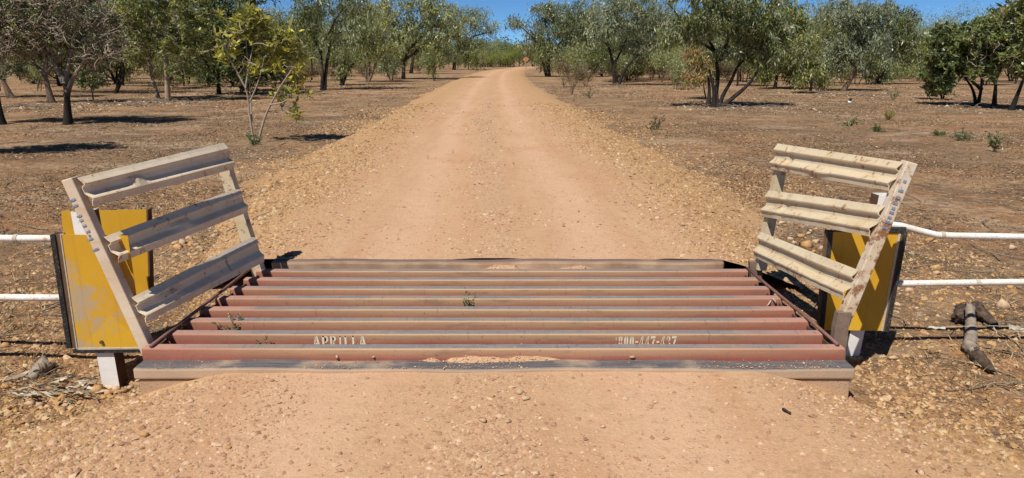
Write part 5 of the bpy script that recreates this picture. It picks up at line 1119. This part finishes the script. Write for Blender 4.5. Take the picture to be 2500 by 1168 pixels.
# curled bark and leaves at the foot of the left post
R = np.random.RandomState(9); n = 130; X = []; 
pts = [G(rx, ry) for rx, ry in zip(R.uniform(0, 235, n), R.uniform(925, 985, n))]; C = np.array([(p.x, p.y, p.z+.01+.03*R.random_sample()) for p in pts]); a = R.uniform(-.7, .9, n)
A = unit(np.c_[np.cos(a), np.sin(a), R.normal(size=n)*.25]); V, F, T = leaf_arrays(R, C, A, R.uniform(.04, .13, n), R.uniform(.008, .022, n), np.array([(.42, .36, .27), (.30, .24, .17), (.14, .13, .09), (.50, .44, .34)])[R.randint(0, 4, n)], bend=.25)
o = from_arrays('bark_litter', V, F, MLIT, tint=T); tag(o, 'heap of curled grey leaves and bark beside the rock row at lower left', 'leaf litter', kind='stuff')
# two dark cow pats behind the right wing
for (x, y, w, lab) in [(2059, 488, 20, 'round black dropping lying behind the right wing panel'), (2084, 494, 14, 'smaller black dropping next to the round one')]:
    o = rock(x, y, w, (.05, .042, .04), lab, None, name='cow_pat', flat=.45); o['category'] = 'dropping'
o = rock(703, 626, 26, (.04, .035, .03), 'dark chunk of bark on the gravel beyond the left end of the grid', None, name='bark_chunk', flat=.35); o['category'] = 'bark'
# dry twigs on rails
for k, (pa, pb, lab) in enumerate([((1868, 752), (1882, 734), 'thin pale twig lying on a rail near the right end'), ((1886, 728), (1895, 744), 'short thick pale twig standing on a rail near the right end')]):
    i = 4; y0 = rails[4][1]-.006; bm = bmesh.new(); add_tube(bm, [U(*pa, y0), U((pa[0]+pb[0])/2+2, (pa[1]+pb[1])/2, y0-.012), U(*pb, y0)], [.004, .006, .004+.004*k], 6)
    tag(bm_obj('twig', bm, MGREY, smooth=True), lab, 'twig')

# ------------------------------------------------------------------ orange diamond sign, seen from behind
sp = G(1284, 169); sg = empty('road_sign', sp, 'orange diamond road sign seen from behind at the far bend', 'road sign')
zc = U(1284, 145, sp.y).z - sp.z; hs = 7.2/FPX*sp.y
bm = bmesh.new(); add_hexa(bm, [(-hs, 0, zc), (0, 0, zc-hs), (hs, 0, zc), (0, 0, zc+hs), (-hs, .02, zc), (0, .02, zc-hs), (hs, .02, zc), (0, .02, zc+hs)])
bm_obj('sign_plate', bm, MSIGN, sg)
bm = bmesh.new(); add_tube(bm, [(0, -.06, -.3), (0, -.06, zc+hs*.95)], .045, 8); bm_obj('pole', bm, MBRN, sg)
# ------------------------------------------------------------------ bird in low flight
b0 = U(2075, 250, U(1250, 262, 20).y); bp = G(2075, 262); b0 = U(2074, 250, bp.y); k = bp.y/FPX
bird = empty('bird', b0, 'white bellied bird with raised black wings flying low over the ground', 'bird')
bm = bmesh.new(); bmesh.ops.create_uvsphere(bm, u_segments=14, v_segments=10, radius=1)
for v in bm.verts:
    x, y, z = v.co; t = 1-.45*max(0, x)-.15*max(0, -x); v.co = Vector((x*6.2*k, y*3.2*k*t, z*3.6*k*t - .4*k*x))
bm_obj('body', bm, mat_plain('white_feathers', (.78, .78, .75), (.66, .66, .64), 30), bird, smooth=True)
MB = mat_plain('black_feathers', (.015, .015, .017), (.04, .038, .036), 40, .5)
bm = bmesh.new(); bmesh.ops.create_uvsphere(bm, u_segments=10, v_segments=8, radius=1)
for v in bm.verts: v.co = Vector((-5.6*k+v.co.x*2.2*k, v.co.y*1.9*k, 1.0*k+v.co.z*1.9*k))
bm_obj('head', bm, MB, bird, smooth=True)
bm = bmesh.new(); add_tube(bm, [Vector((-7.4, 0, .9))*k, Vector((-9.6, 0, .5))*k], [.5*k, .1*k], 6); bm_obj('beak', bm, MB, bird)
for s in (-1, 1):
    bm = bmesh.new(); pr = [(-3, 0, 1.5), (3.2, 0, 1.5), (3.4, 2, 5.5), (2.8, 3.6, 10.5), (-1.2, 3.0, 7.5)]
    top = [bm.verts.new(Vector((a*k, s*(1+b)*k, c*k))) for a, b, c in pr]; low = [bm.verts.new(Vector((a*k, s*(.4+b)*k, (c-.3)*k))) for a, b, c in pr]
    bm.faces.new(top); bm.faces.new(low[::-1])
    for i in range(5): bm.faces.new((top[i], low[i], low[(i+1) % 5], top[(i+1) % 5]))
    bm_obj('wing', bm, MB, bird)
bm = bmesh.new(); add_hexa(bm, [Vector(v)*k for v in [(5, -1, 0), (10, -1.8, .2), (10, 1.8, .2), (5, 1, 0), (5, -1, .6), (10, -1.8, .5), (10, 1.8, .5), (5, 1, .6)]]); bm_obj('tail', bm, MB, bird)
